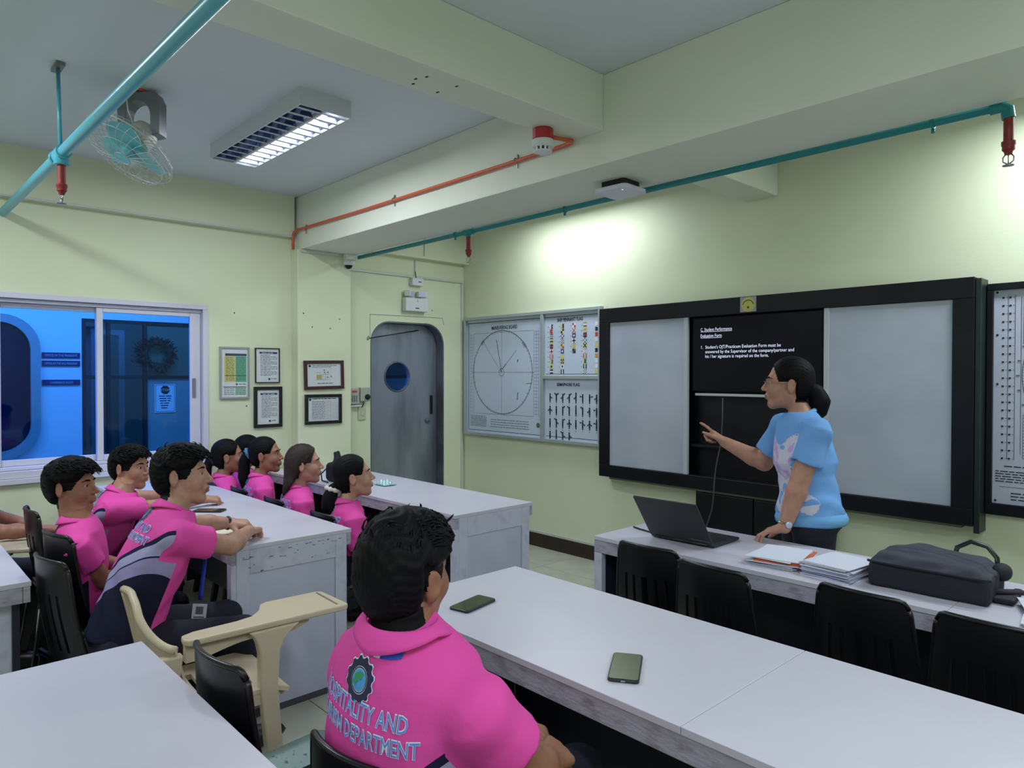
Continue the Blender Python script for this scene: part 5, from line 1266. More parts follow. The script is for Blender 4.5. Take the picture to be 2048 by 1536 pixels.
# ------------------------------------------------------------------ tables
TOP = mat('table_laminate', (202, 199, 213), rough=0.34, spec=0.4, var=(2.2, (194, 191, 206), 0.35, 0.7))
EDGE = mat('table_edge', (168, 166, 182), rough=0.5, var=(16, (140, 130, 140), 0.48, 0.68), bump=(60, 0.2), stretch=(1, 1, 2))
ENDP = mat('table_end_paint', (194, 196, 216), rough=0.45, var=(5, (182, 187, 206), 0.35, 0.65), bump=(25, 0.05))
STIL = mat('table_stile_paint', (196, 198, 216), rough=0.45, var=(18, (180, 181, 200), 0.5, 0.7))
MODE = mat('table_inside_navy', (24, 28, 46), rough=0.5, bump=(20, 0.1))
CHIP = mat('paint_chip', (72, 70, 80), rough=0.8)
ZT, AP = 0.76, 0.075
def table(lab, x0, x1, y0, y1, splits=(), inset=(0.0, 0.0), chips=(), modesty=True):
    cx = (x0+x1)/2; t = thing('table', lab, 'table', (cx, y0, 0), 0, 'white laminate classroom tables'); W = y1-y0
    L = lambda x: x-cx
    xs = [x0]+list(splits)+[x1]
    for a, b in zip(xs[:-1], xs[1:]):
        box_obj('tabletop', (L(a)+0.0008, 0.0, ZT-0.018), (L(b)-0.0008, W, ZT), TOP, t, 0.0015)
    box_obj('edge_band', (L(x0), 0.003, ZT-AP), (L(x1), 0.025, ZT-0.0185), EDGE, t, 0.002)
    box_obj('edge_band', (L(x0), W-0.025, ZT-AP), (L(x1), W-0.003, ZT-0.0185), EDGE, t, 0.002)
    for sx, xe, ins in ((-1, x0, inset[0]), (1, x1, inset[1])):
        if ins: box_obj('edge_band', (min(L(xe), L(xe)-sx*0.022), 0.026, ZT-AP), (max(L(xe), L(xe)-sx*0.022), W-0.026, ZT-0.0185), EDGE, t, 0.002)
        xo = L(xe)-sx*ins; xi = xo-sx*0.045; zt = ZT-AP-0.001 if ins else ZT-0.0185
        a, b = min(xo-sx*0.006, xi), max(xo-sx*0.006, xi)
        p = box_obj('end_panel', (a, 0.026, 0.03), (b, W-0.026, zt), ENDP, t)
        a2, b2 = min(xo, xo-sx*0.0055), max(xo, xo-sx*0.0055)
        box_obj('stile', (a2, 0.026, 0.03), (b2, 0.085, zt), STIL, p, 0.0015); box_obj('stile', (a2, W-0.085, 0.03), (b2, W-0.026, zt), STIL, p, 0.0015)
        box_obj('rail', (a2, 0.0855, zt-0.105), (b2, W-0.0855, zt), STIL if not ins else ENDP, p, 0.0015)
        box_obj('leg_face', (min(xo, xi), 0.003, 0.03), (max(xo, xi), 0.0255, ZT-AP-0.001), STIL, p, 0.0015)
        box_obj('kick', (a, 0.04, 0), (b, W-0.04, 0.03), CHIP, t)
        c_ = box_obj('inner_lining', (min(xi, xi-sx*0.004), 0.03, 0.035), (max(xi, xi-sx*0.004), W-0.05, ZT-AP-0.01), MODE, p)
        rr = random.Random(int(abs(xe)*100)+int(y0*10))
        if sx > 0 and chips:
            cm = MB()
            for k in range(34):
                yy = rr.uniform(0.04, W-0.05); zz = zt-0.012-rr.random()**2*0.075-(0.02 if yy < 0.2 else 0); w_, h_ = rr.uniform(0.004, 0.022), rr.uniform(0.0012, 0.003)
                cm.box((xo+0.0002, yy, zz), (xo+0.0008, yy+w_, zz+h_))
            cm.build('chipped_paint', CHIP, p)
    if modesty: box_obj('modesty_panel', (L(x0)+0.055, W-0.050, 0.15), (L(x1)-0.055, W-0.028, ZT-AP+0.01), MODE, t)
    return t
tA = table('white table where the pink shirted boys sit, chipped end panel', -5.24, -2.970, 1.150, 1.730, (-4.10,), chips=(1,))
tB = table('white table in front of the seated girls beside steel door', -5.24, -2.868, 2.283, 2.855, (-4.05,))
tC = table('long white desk with two phones lying on top', -1.955, 0.75, 1.258, 1.852, (-0.823,))
tD = table('long teacher desk holding laptop, paper stacks and black bag', -2.082, 0.75, 2.470, 3.003, (-0.66,))
tE = table('bare white desk behind the beige armchair and black chair', -2.110, 0.45, -0.020, 0.572, (-0.70,))
tF = table('white desk with splintered corner beside the empty aisle', -4.12, -2.992, -0.130, 0.452, (), inset=(0.0, 0.075))
# old scuffs on the middle desk
# ------------------------------------------------------------------ chairs
CHB = mat('chair_black', (13, 14, 17), rough=0.33, spec=0.5, bump=(35, 0.06)); CHS = mat('chair_seat_metal', (112, 132, 130), rough=0.35, metal=0.45, var=(60, (50, 62, 62), 0.60, 0.70))
def black_chair(lab, x, y, rz=0.0, proto=None, seat_m=None, group='black plastic classroom chairs', sc=1.0):
    if proto is not None:
        t = copy_tree(proto); t['label'] = lab
    else:
        t = thing('plastic_chair', lab, 'chair', (0, 0, 0), 0, group)
        b = MB()
        def bk(u, v):   # u across, v up
            wv = 0.176-0.038*v; cz = 0.455+0.375*v; s_ = 2*u-1
            rnd_ = max(0.0, (abs(s_)-0.82)/0.18)
            return (s_*wv*(1-0.03*rnd_*v), -0.205-0.055*v+0.035*s_*s_-0.010*math.sin(math.pi*v), cz-(0.022*rnd_**2 if v > 0.9 else 0)+0.006*(1-s_*s_)*v)
        NU, NV = 22, 16; slots = {4, 7, 10, 11, 14, 17}
        b.sheet(bk, NU, NV, 0.010, lambda i, j: not (i in slots and 2 <= j <= 10))
        b.build('backrest', CHB, t, smooth=35)
        tr = MB(); tr.tube([Vector(bk(u/20, 1.0)) for u in range(21)], 0.008, 8); tr.tube([Vector(bk(0, v/10)) for v in range(11)], 0.008, 8); tr.tube([Vector(bk(1, v/10)) for v in range(11)], 0.008, 8)
        tr.build('back_rim', CHB, t, smooth=True)
        s = MB()
        def st_(u, v):
            s_ = 2*u-1; y_ = -0.215+0.43*v; wv = 0.170+0.018*v
            return (s_*wv, y_, 0.436-0.012*math.sin(math.pi*v)*(1-s_*s_)-0.035*max(0, v-0.86)/0.14*0.8-0.02*max(0, abs(s_)-0.85)/0.15)
        s.sheet(st_, 14, 14, 0.012, lambda i, j: not (i in (5, 8) and 5 <= j <= 11)); s.build('seat', seat_m or CHB, t, smooth=35)
        for sx in (-1, 1):
            for (ty, by) in ((0.17, 0.225), (-0.19, -0.265)):
                lg = MB(); xo, xi = sx*0.186, sx*0.148
                top = [(xi, ty-0.028), (xo, ty-0.028), (xo, ty+0.028), (xi, ty+0.028)]; bo = [(sx*0.155, by-0.017), (sx*0.190, by-0.017), (sx*0.190, by+0.017), (sx*0.155, by+0.017)]
                lg.add([(a, b_, 0.432) for a, b_ in top]+[(a, b_, 0.0) for a, b_ in bo], [(0, 1, 2, 3), (7, 6, 5, 4)]+[(i, i+4, (i+1) % 4+4, (i+1) % 4) for i in range(4)])
                lg.build('leg', CHB, t, bev=0.004)
        ar = MB()
        for sx in (-1, 1): ar.box((sx*0.176-0.006, -0.18, 0.385), (sx*0.176+0.006, 0.17, 0.428))
        ar.box((-0.19, -0.205, 0.39), (0.19, -0.193, 0.45)); ar.build('apron', CHB, t)
    t.location = (x, y, 0); t.rotation_euler = (0, 0, rz)
    if sc != 1: t.scale = (sc, sc, sc)
    return t
ch0 = black_chair('black plastic chair pushed under desk behind the open laptop', -1.625, 2.470, math.radians(2))
def bc_(lab, x, y, rz=0, sc=1.0): return black_chair(lab, x, y, math.radians(rz), ch0, sc=sc)
bc_('black plastic chair pushed under desk in front of orange folder stack', -1.285, 2.395, -2)
bc_('black plastic chair pushed under desk in front of clear paper stack', -0.815, 2.480, -3)
bc_('black plastic chair pushed under desk in front of black bag', -0.480, 2.455, 0)
bc_('black plastic chair under the man in the foreground', -1.215, 0.900, 5, 0.93)
bc_('black plastic chair behind the boy wearing an id card', -3.03, 0.735, 10)
bc_('black plastic chair behind the upright boy between two leaning boys', -3.48, 0.835, 11)
bc_('black plastic chair behind the boy with the tattooed forearm', -4.13, 0.86, 0)
for lab, x, y in (('black plastic chair behind girl with white scrunchie', -3.34, 1.985), ('black plastic chair behind girl with long brown hair', -3.92, 1.985), ('black plastic chair behind girl with blue hair tie', -4.43, 1.985), ('black plastic chair behind girl with the thin ponytail', -4.84, 1.945)): bc_(lab, x, y, 0, 0.93)
t_e = black_chair('black chair with grey metal seat beside the beige armchair', -1.700, 0.855, math.radians(3), None, CHS)
for o in t_e.children:
    if o.name.startswith('seat'): o.scale = (1.22, 1.0, 1.0)
# ------------------------------------------------------------------ beige tablet armchairs
BEI = mat('beige_plastic', (200, 184, 158), rough=0.42, spec=0.4, bump=(25, 0.03))
def armchair(lab, x, y, rz, proto=None):
    if proto is not None:
        t = copy_tree(proto); t['label'] = lab
    else:
        t = thing('tablet_armchair', lab, 'chair', (0, 0, 0), 0, 'beige plastic tablet armchairs')
        b = MB()
        def bk(u, v):
            x_ = -0.180+0.365*u; top = 0.745+0.012*math.sin(math.pi*min(1, u/0.62)); 
            if u > 0.36: k_ = (u-0.36)/0.64; top = 0.750-0.130*(k_*k_*(3-2*k_))
            z_ = 0.405+(top-0.405)*v
            y_ = -0.165-0.065*v+0.075*max(0, (u-0.6)/0.4)**1.6+0.006*math.cos(9*math.pi*u)*(1-v*v)
            return (x_, y_, z_)
        b.sheet(bk, 26, 14, 0.010, lambda i, j: not (i in (4, 8, 12) and 2 <= j <= 11)); b.build('backrest', BEI, t, smooth=40)
        r_ = MB(); r_.tube([Vector(bk(i/26, 1.0)) for i in range(27)], 0.013, 8); r_.tube([Vector(bk(0, i/10)) for i in range(11)], 0.011, 8); r_.build('back_rim', BEI, t, smooth=True)
        s = MB()
        def st_(u, v): s_ = 2*u-1; return (s_*0.19, -0.175+0.39*v, 0.412-0.010*math.sin(math.pi*v)*(1-s_*s_)-0.02*max(0, v-0.85)/0.15)
        s.sheet(st_, 14, 16, 0.014, lambda i, j: not (j in (5, 8, 11) and 3 <= i <= 10)); s.build('seat', BEI, t, smooth=35)
        out = [(0.195, -0.115), (0.192, 0.435), (0.178, 0.448), (-0.018, 0.435), (-0.032, 0.420), (-0.034, 0.215), (-0.020, 0.190), (0.045, 0.160), (0.088, 0.120), (0.104, 0.06), (0.112, -0.085), (0.130, -0.125), (0.170, -0.130)]
        p = MB(); p.prism(out, 2, 0.622, 0.644); p.build('writing_tablet', BEI, t, bev=0.006)
        gr = MB(); gr.box((-0.012, 0.405, 0.6442), (0.168, 0.413, 0.6452)); gr.build('pen_groove', mat('groove_brown', (120, 112, 96), rough=0.7), t)
        a = MB()
        def af(u, v): return (0.150, -0.12+0.42*u, 0.621-0.060*v*(1.0-0.75*max(0, (u-0.75)/0.25))*(0.75+0.25*math.cos(2*math.pi*u)))
        a.sheet(af, 16, 4, 0.030); a.build('arm_skirt', BEI, t, smooth=40)
        def leg(pts, w_, d_):
            m = MB(); n_ = len(pts)
            m.add([(p0[0]+sx*w_/2, p0[1]+sy*d_/2*p0[3], p0[2]) for p0 in pts for sx, sy in ((-1, -1), (1, -1), (1, 1), (-1, 1))],
                  [(0, 3, 2, 1), tuple(4*(n_-1)+i for i in range(4))]+[(4*j+i, 4*j+(i+1) % 4, 4*j+(i+1) % 4+4, 4*j+i+4) for j in range(n_-1) for i in range(4)])
            return m.build('leg', BEI, t, bev=0.006)
        leg([(0.176, 0.165, 0.621, 2.9), (0.177, 0.158, 0.600, 2.1), (0.178, 0.150, 0.575, 1.5), (0.180, 0.146, 0.54, 1.15), (0.182, 0.142, 0.42, 1.0), (0.190, 0.175, 0.0, 0.8)], 0.040, 0.062)
        leg([(-0.178, 0.165, 0.405, 1.1), (-0.190, 0.195, 0.0, 0.8)], 0.038, 0.060)
        leg([(-0.172, -0.165, 0.43, 1.1), (-0.190, -0.245, 0.0, 0.8)], 0.038, 0.060); leg([(0.172, -0.165, 0.60, 1.1), (0.190, -0.245, 0.0, 0.8)], 0.038, 0.060)
        k = MB()
        for sx in (-1, 1): k.box((sx*0.182-0.006, -0.16, 0.365), (sx*0.182+0.006, 0.16, 0.404))
        k.box((-0.17, 0.196, 0.37), (0.17, 0.206, 0.402)); k.build('seat_skirt', BEI, t)
    t.location = (x, y, 0); t.rotation_euler = (0, 0, rz); return t
ac0 = armchair('beige plastic armchair with writing tablet standing in the aisle', -2.525, 0.900, math.radians(-3))
armchair('beige plastic armchair with writing tablet under a resting forearm', -4.47, 0.36, math.radians(-28), ac0)

# ------------------------------------------------------------------ things on the desks
def phone(lab, x, y, z, rz, w_=0.072, l_=0.150, port=False):
    t = thing('phone', lab, 'phone', (x, y, z), math.radians(rz), 'mobile phones lying on the tables')
    m = MB(); m.prism(rrect(-w_/2, w_/2, -l_/2, l_/2, 0.010), 2, 0, 0.0085); m.build('case', mat('phone_case', (30, 33, 36), rough=0.35), t, bev=0.002)
    m = MB(); m.prism(rrect(-w_/2+0.003, w_/2-0.003, -l_/2+0.003, l_/2-0.003, 0.008), 2, 0.0086, 0.0092); m.build('screen', mat('phone_screen', (52, 62, 44), rough=0.10, spec=0.6), t)
    if port:
        box_obj('charging_port', (-0.005, -l_/2-0.0006, 0.003), (0.005, -l_/2+0.001, 0.006), mat('port_steel', (170, 175, 185), rough=0.3, metal=0.7), t)
phone('dark phone lying by the left end of the middle desk', -1.714, 1.437, ZT, 12, 0.076, 0.152)
phone('phone with visible charging port lying in the middle of desk', -1.078, 1.404, ZT, 33, 0.076, 0.165, True)
phone('black phone on table between the leaning boys', -3.862, 1.385, ZT, -45, 0.078, 0.160)
# laptop
lp = thing('laptop', 'open dark grey laptop seen from behind on teacher desk', 'laptop', (-1.728, 2.640, ZT), math.radians(1))
LPM = mat('laptop_grey', (44, 46, 52), rough=0.38, metal=0.2)
box_obj('base', (-0.158, 0.006, 0.004), (0.158, 0.226, 0.016), LPM, lp, 0.003); box_obj('feet', (-0.14, 0.02, 0.0), (0.14, 0.21, 0.004), BLACKP, lp)
box_obj('keyboard', (-0.14, 0.040, 0.0161), (0.14, 0.135, 0.0172), BLACKP, lp); box_obj('touchpad', (-0.05, 0.145, 0.0161), (0.05, 0.212, 0.0167), mat('touchpad', (58, 60, 66), rough=0.3), lp)
lid = MB(); lid.prism(rrect(-0.158, 0.158, 0.0, 0.236, 0.008), 1, -0.004, 0.003); lo = lid.build('lid', LPM, lp, bev=0.0015); lo.location = (0, 0.002, 0.015); lo.rotation_euler = (math.radians(36), 0, 0)
box_obj('display', (-0.150, 0.0032, 0.010), (0.150, 0.0040, 0.208), mat('lap_display', (30, 36, 48), rough=0.2, emit=((0.30, 0.36, 0.5), 0.35)), lo)
F = Flat((0.105, -0.0042, 0.020), (1, 0, 0), (0, 0, 1), (0, -1, 0)); F.rect(-0.045, 0, 0.045, 0.004, mat('laptop_mark', (120, 122, 128), rough=0.4), 1); F.build('lid_mark', lo)
MB().tube([(-0.13, 0.0, 0.012), (0.13, 0.0, 0.012)], 0.006, 8).build('hinge', BLACKP, lp, smooth=True)
m = MB(); m.tube([(-1.86, 2.66, 0.7645), (-1.93, 2.70, 0.7645), (-2.015, 2.72, 0.7645), (-2.055, 2.735, 0.7645)], 0.004, 6); tag(m.build('pen', BLACKP, smooth=True), 'black pen lying beside the laptop at the desk corner', 'pen')
# paper stacks
PW = mat('copy_paper', (212, 216, 232), rough=0.6); PO = mat('orange_folder', (224, 104, 60), rough=0.5); PG = mat('paper_grey', (170, 176, 188), rough=0.6); PL = mat('paper_lilac', (190, 192, 222), rough=0.5)
def papers(lab, x, y, rz, n, w_, l_, orange=(), mats=(PW,), seed=1, th=0.0032, jit=6, grp='stacks of paper on the teacher desk'):
    t = thing('paper_stack', lab, 'paper stack', (x, y, ZT), math.radians(rz), grp); r = random.Random(seed); z = 0.0
    for k in range(n):
        h = th*r.uniform(0.7, 1.3)*(1.6 if k in orange else 1); m = PO if k in orange else mats[r.randrange(len(mats))]
        b = MB(); R = Matrix.Rotation(math.radians(r.uniform(-jit, jit)), 3, 'Z'); dx, dy = r.uniform(-.008, .008)+(0.016 if k in orange else 0), r.uniform(-.008, .008)
        b.box((-w_/2+dx, -l_/2+dy, z), (w_/2+dx, l_/2+dy, z+h*0.8), 0, R, (0, 0, z))
        b.build('folder' if k in orange else 'sheet', m, t); z += h
    return t
papers('stack of papers with an orange folder in it on teacher desk', -1.285, 2.668, 8, 10, 0.180, 0.235, (6, 7), (PW, PW, PG), 3)
papers('thick stack of papers in clear plastic sleeves next to bag', -1.056, 2.655, -4, 15, 0.175, 0.215, (), (PW, PL, PG, PW), 8, 0.0034, 5)
papers('flat stack of white papers right of the black bag', -0.375, 2.635, 14, 8, 0.21, 0.27, (), (PW, PL), 5, 0.003, 8)
box_obj2 = papers('loose white sheet of paper under the boy with id card', -3.33, 1.262, 28, 1, 0.15, 0.21, (), (mat('cream_paper', (226, 214, 190), rough=0.6),), 2, 0.002, 0, 'loose sheets on the boys table')
# black laptop bag
BAG = mat('bag_fabric', (58, 60, 76), rough=0.8, bump=(250, 0.3), var=(8, (46, 48, 62), 0.35, 0.65)); BAGD = mat('bag_side', (20, 23, 38), rough=0.75, bump=(250, 0.25))
bg = thing('laptop_bag', 'black padded laptop bag with handle lying on teacher desk', 'bag', (-0.758, 2.730, ZT), math.radians(2))
def rb(lo_, hi_, r_):
    lo_ = np.array(lo_, f32); hi_ = np.array(hi_, f32); c_ = (lo_+hi_)/2; e_ = (hi_-lo_)/2-r_
    def fn(X, Y, Z):
        q = [np.abs(P_-c_[i])-e_[i] for i, P_ in enumerate((X, Y, Z))]
        return np.sqrt(sum(np.maximum(a, 0)**2 for a in q))+np.minimum(np.maximum(np.maximum(q[0], q[1]), q[2]), 0)-r_
    return lo_, hi_, fn
g = Grid((-0.24, -0.19, -0.01), (0.26, 0.19, 0.18), 0.007)
g.op(rb((-0.180, -0.130, 0.0), (0.180, 0.130, 0.088), 0.016), 0.01); g.op(rb((-0.172, -0.112, 0.05), (0.150, 0.118, 0.112), 0.028), 0.02); g.op(el((-0.02, 0.02, 0.100), (0.11, 0.085, 0.024)), 0.03); g.op(el((-0.045, 0.075, 0.105), (0.05, 0.03, 0.022)), 0.02)
X, Y, Z = g.full(); g.F = (g.F+0.0025*np.sin(38*X+9*np.sin(22*Y))*np.clip((Z-0.05)/0.03, 0, 1)+0.0015*np.sin(70*Y+30*X)).astype(f32); g.F = np.maximum(g.F, 0.0-Z).astype(f32)
V, Q = snet(g); zc = V[Q].mean(1)[:, 2]; np_mesh('body', V, Q, [BAG, BAGD], bg, (zc < 0.082).astype(int))
m = MB(); m.tube([(-0.182, -0.120, 0.086), (-0.16, -0.134, 0.087), (0.16, -0.134, 0.087), (0.182, -0.12, 0.086)], 0.0045, 6); m.build('zip_piping', BAGD, bg, smooth=True)
m = MB(); m.tube([(0.030, 0.112, 0.085), (0.036, 0.128, 0.125), (0.075, 0.140, 0.150), (0.125, 0.140, 0.140), (0.155, 0.128, 0.108), (0.160, 0.112, 0.078)], 0.010, 8, flat=0.55); m.build('handle', BLACKP, bg, smooth=True)
m = MB(); m.tube([(0.165, -0.02, 0.03), (0.205, 0.02, 0.026), (0.232, 0.06, 0.022), (0.225, 0.085, 0.018)], 0.018, 8, flat=0.5); m.build('shoulder_strap', BAGD, bg, smooth=True)
m = MB(); m.box((0.175, -0.06, 0.004), (0.235, 0.06, 0.022)); m.build('strap_pad', BAGD, bg, bev=0.007)
m = MB(); m.ell((0.178, 0.075, 0.075), (0.030, 0.045, 0.030), 14, 10); m.build('side_lobe', BAGD, bg, smooth=True)
# bag and small things on the girls' table
b2 = thing('backpack', 'crumpled black bag standing on the girls table', 'bag', (-4.300, 2.435, ZT))
g = Grid((-0.16, -0.12, -0.01), (0.16, 0.12, 0.24), 0.008); g.op(rb((-0.115, -0.07, 0), (0.115, 0.07, 0.13), 0.03), 0.02); g.op(el((-0.02, 0, 0.12), (0.075, 0.055, 0.05)), 0.03); g.op(rc((-0.06, 0, 0.14), 0.022, (-0.075, 0.0, 0.19), 0.018), 0.02); g.op(rc((0.05, 0, 0.11), 0.025, (0.10, 0, 0.10), 0.02), 0.02)
X, Y, Z = g.full(); g.F = np.maximum(g.F+0.005*np.sin(40*X+25*Z+6*np.sin(30*Y)), -Z).astype(f32); V, Q = snet(g); np_mesh('body', V, Q, [mat('backpack_black', (16, 16, 18), rough=0.75, bump=(120, 0.3))], b2)
m = MB(); m.tube([(-0.09, -0.06, 0.10), (-0.13, -0.09, 0.05), (-0.10, -0.10, 0.008), (-0.02, -0.10, 0.006)], 0.008, 6, flat=0.5); m.build('strap', BLACKP, b2, smooth=True)
nb = thing('notebook', 'brown notebook lying beside the crumpled black bag', 'notebook', (-4.10, 2.375, ZT), math.radians(18))
box_obj('pages', (-0.07, -0.05, 0.002), (0.07, 0.05, 0.013), PG, nb); box_obj('cover', (-0.073, -0.053, 0.0132), (0.073, 0.053, 0.015), mat('notebook_brown', (92, 76, 66), rough=0.6), nb); box_obj('cover', (-0.073, -0.053, 0.0), (0.073, 0.053, 0.0018), mat('notebook_brown', (0, 0, 0)), nb)
hk = thing('handkerchief', 'crumpled teal and white checked cloth on the girls table', 'cloth', (-3.985, 2.575, ZT))
hm_ = MB()
def hf_(u, v): a, b = 2*u-1, 2*v-1; return (a*0.065, b*0.05, 0.006+0.018*(0.5+0.5*math.sin(9*a+4*b))*(1-a*a)*(1-b*b)+0.02*(1-a*a)*(1-b*b))
hm_.sheet(hf_, 12, 12, 0.002); hm_.m = [(i//3) % 2 for i in range(len(hm_.f))]
hm_.build('cloth', [mat('cloth_teal', (90, 170, 180), rough=0.8), mat('cloth_white', (210, 220, 224), rough=0.8)], hk, smooth=True, fix=False)
# ------------------------------------------------------------------ people
for n, c in (('skin_a', (176, 130, 108)), ('skin_b', (160, 112, 90)), ('skin_c', (186, 142, 122)), ('skin_d', (192, 146, 126)), ('skin_e', (150, 104, 82)), ('skin_t', (186, 138, 118))): skin_mat(n, c)
SWEAT = mat('sweater', (116, 166, 226), rough=0.85, spec=0.15, bump=(160, 0.25))
# tufts of pastel pattern on the sweater front are added as a colour field in torso space
def sweater_pattern():
    m = SWEAT; nt = m.node_tree; b = nt.nodes['Principled BSDF']
    at = nt.nodes.new('ShaderNodeAttribute'); at.attribute_name = 'tl'; sp = nt.nodes.new('ShaderNodeSeparateXYZ'); nt.links.new(at.outputs['Vector'], sp.inputs[0])
    n = nt.nodes.new('ShaderNodeTexNoise'); n.inputs['Scale'].default_value = 8.0; n.inputs['Detail'].default_value = 2.5; n.inputs['Roughness'].default_value = 0.6; nt.links.new(at.outputs['Vector'], n.inputs['Vector'])
    cr = nt.nodes.new('ShaderNodeValToRGB'); E = cr.color_ramp.elements; cr.color_ramp.interpolation = 'CONSTANT'
    st = [(0.0, (116, 166, 226)), (0.40, (206, 204, 222)), (0.50, (190, 168, 214)), (0.56, (216, 204, 218)), (0.64, (140, 190, 226))]
    while len(E) < len(st): E.new(0.5)
    for e, (p, c) in zip(E, st): e.position = p; e.color = lin(c)
    nt.links.new(n.outputs['Fac'], cr.inputs['Fac'])
    def mth(op, a, v):
        q = nt.nodes.new('ShaderNodeMath'); q.operation = op; nt.links.new(a, q.inputs[0]); q.inputs[1].default_value = v; return q.outputs[0]
    # Z of the attribute: -1 on the front of the trunk
    fr = mth('LESS_THAN', sp.outputs['Z'], -0.5)
    mx = nt.nodes.new('ShaderNodeMix'); mx.data_type = 'RGBA'; mx.inputs[6].default_value = lin((116, 166, 226)); nt.links.new(fr, mx.inputs[0]); nt.links.new(cr.outputs['Color'], mx.inputs[7]); nt.links.new(mx.outputs[2], b.inputs['Base Color'])
sweater_pattern()
STUD = 'students in pink polo shirts'
# --- foreground man, seen from behind
M_ = person('man in pink polo seen from behind, sitting at desk with phones', (-1.19, 0.86, 0), (-1.20, 0.86, 0.52), (-1.155, 0.778, 0.990), (-1.188, 0.815, 1.092), 99, 108, 2, -3,
    s=1.02, hs=1.03, sw=0.188, wk=1.15, skin='skin_e', hseed=4, hvol=1.04, cu=0.024, tl=0.035, res=(0.009, 0.0045),
    arms=dict(R=dict(e=(-0.955, 0.945, 0.735), w=(-1.010, 1.050, 0.690), d=(-0.30, 0.75, -0.15), u=(0.5, -0.2, 0.9), p='relax'), L=dict(sh=(-1.315, 0.790, 0.865), e=(-1.375, 0.985, 0.72), w=(-1.175, 1.100, 0.690), d=(0.8, 0.25, -0.05), u=(-0.2, 0.2, 1), p='relax')))
# --- three boys at the left table
B3 = person('boy in pink polo leaning on table, id card hanging below', (-2.90, 0.72, 0), (-2.905, 0.715, 0.50), (-2.905, 0.905, 0.985), (-2.945, 0.948, 1.095), 84, 60, 3, 3,
    s=0.98, hs=1.0, skin='skin_c', hseed=12, hvol=1.05,
    arms=dict(R=dict(e=(-2.800, 1.085, 0.815), w=(-3.035, 1.255, 0.808), d=(-0.65, 0.62, -0.1), u=(0.3, -0.3, 0.9), p='relax'), L=dict(e=(-3.24, 1.12, 0.83), w=(-3.245, 1.255, 0.812), d=(0.55, 0.75, -0.05), u=(0, -0.2, 1), p='relax')))
B1 = person('boy in pink polo sitting upright with hands in his lap', (-3.53, 0.70, 0), (-3.52, 0.705, 0.42), (-3.505, 0.690, 0.880), (-3.555, 0.685, 1.008), 76, 52, 2, 0,
    s=0.92, hs=0.98, skin='skin_b', hseed=23, hvol=1.10,
    arms=dict(R=dict(e=(-3.385, 0.770, 0.615), w=(-3.47, 0.955, 0.600), d=(-0.4, 0.9, -0.1), u=(0.2, -0.1, 1), p='relax'), L=dict(e=(-3.72, 0.80, 0.62), w=(-3.58, 0.98, 0.590), d=(0.5, 0.8, -0.1), u=(0, 0, 1), p='relax')))
B2 = person('boy in pink polo with tattooed forearm resting on table', (-4.11, 0.93, 0), (-4.13, 0.86, 0.46), (-4.045, 1.005, 0.905), (-4.095, 1.058, 1.005), 62, 42, -1, 0,
    s=0.93, hs=0.96, skin='skin_a', hseed=31, hvol=1.02,
    arms=dict(R=dict(e=(-3.985, 1.205, 0.800), w=(-4.035, 1.420, 0.800), d=(0.2, 0.9, -0.12), u=(0.2, -0.1, 1), p='fist'), L=dict(e=(-4.40, 1.10, 0.80), w=(-4.33, 1.33, 0.798), d=(0.4, 0.8, -0.05), u=(0, 0, 1), p='relax')))
# --- person cut by the left edge: forearm on a tablet arm
PL_ = person('student whose forearm rests on a beige armchair tablet', (-4.58, 0.30, 0), (-4.60, 0.26, 0.47), (-4.56, 0.36, 0.93), (-4.58, 0.42, 1.06), 62, 62, 0, 0,
    s=0.96, skin='skin_b', hseed=41,
    arms=dict(R=dict(e=(-4.395, 0.535, 0.690), w=(-4.300, 0.730, 0.690), d=(0.1, 0.9, -0.1), u=(0.2, -0.1, 1), p='relax'), L=dict(e=(-4.80, 0.52, 0.72), w=(-4.62, 0.66, 0.690), d=(0.8, 0.4, 0), u=(0, 0, 1), p='relax')))
# --- girls
BLUET = mat('hair_tie_blue', (70, 120, 165), rough=0.7); WHT = mat('scrunchie_white', (214, 204, 196), rough=0.8); PINKT = mat('hair_tie_black', (24, 22, 26), rough=0.7)
def girl(lab, hx_, hy_, hz_, yaw, hyaw, skin, hair='pony', hm=None, pony=None, seed=1, hp=4, hs=0.98, roll=0):
    s = 0.90; f_ = np.array([math.cos(math.radians(yaw)), math.sin(math.radians(yaw))])
    nx, ny = hx_-0.045*f_[0], hy_-0.045*f_[1]; nz = hz_-0.122
    px_, py_ = nx-0.04*f_[0], ny-0.04*f_[1]
    return person(lab, (px_, py_, 0), (px_, py_, nz-0.47), (nx, ny, nz), (hx_, hy_, hz_), yaw, hyaw, hp, roll, s=s, hs=hs, sw=0.150, fem=True, skin=skin, hair=hair, hair_m=hm, hseed=seed, pony=pony, group=None,
        arms=dict(R=dict(p='relax'), L=dict(p='relax')))
lowpony = lambda tie, L=0.30, r=0.034, ti=2, b=0.0: dict(path=[(0, -0.085, 0.00+b), (0, -0.118, -0.015+b), (0, -0.140, -0.060+b), (0, -0.150, -0.14), (0, -0.135, -0.22), (0, -0.12, -L)], r=[0.026, 0.030, r, r*1.05, r*0.8, 0.006], tie=(tie, ti))
girl('girl in pink polo with white scrunchie low on her ponytail', -3.345, 1.960, 0.948, 82, 66, 'skin_d', pony=lowpony(WHT, 0.30, 0.042, 4, -0.035), seed=3, hp=8)
girl('girl in pink polo with loose long straight brown hair', -3.915, 1.960, 0.960, 80, 60, 'skin_d', hair='long', hm=HAIRB, seed=5, hp=3)
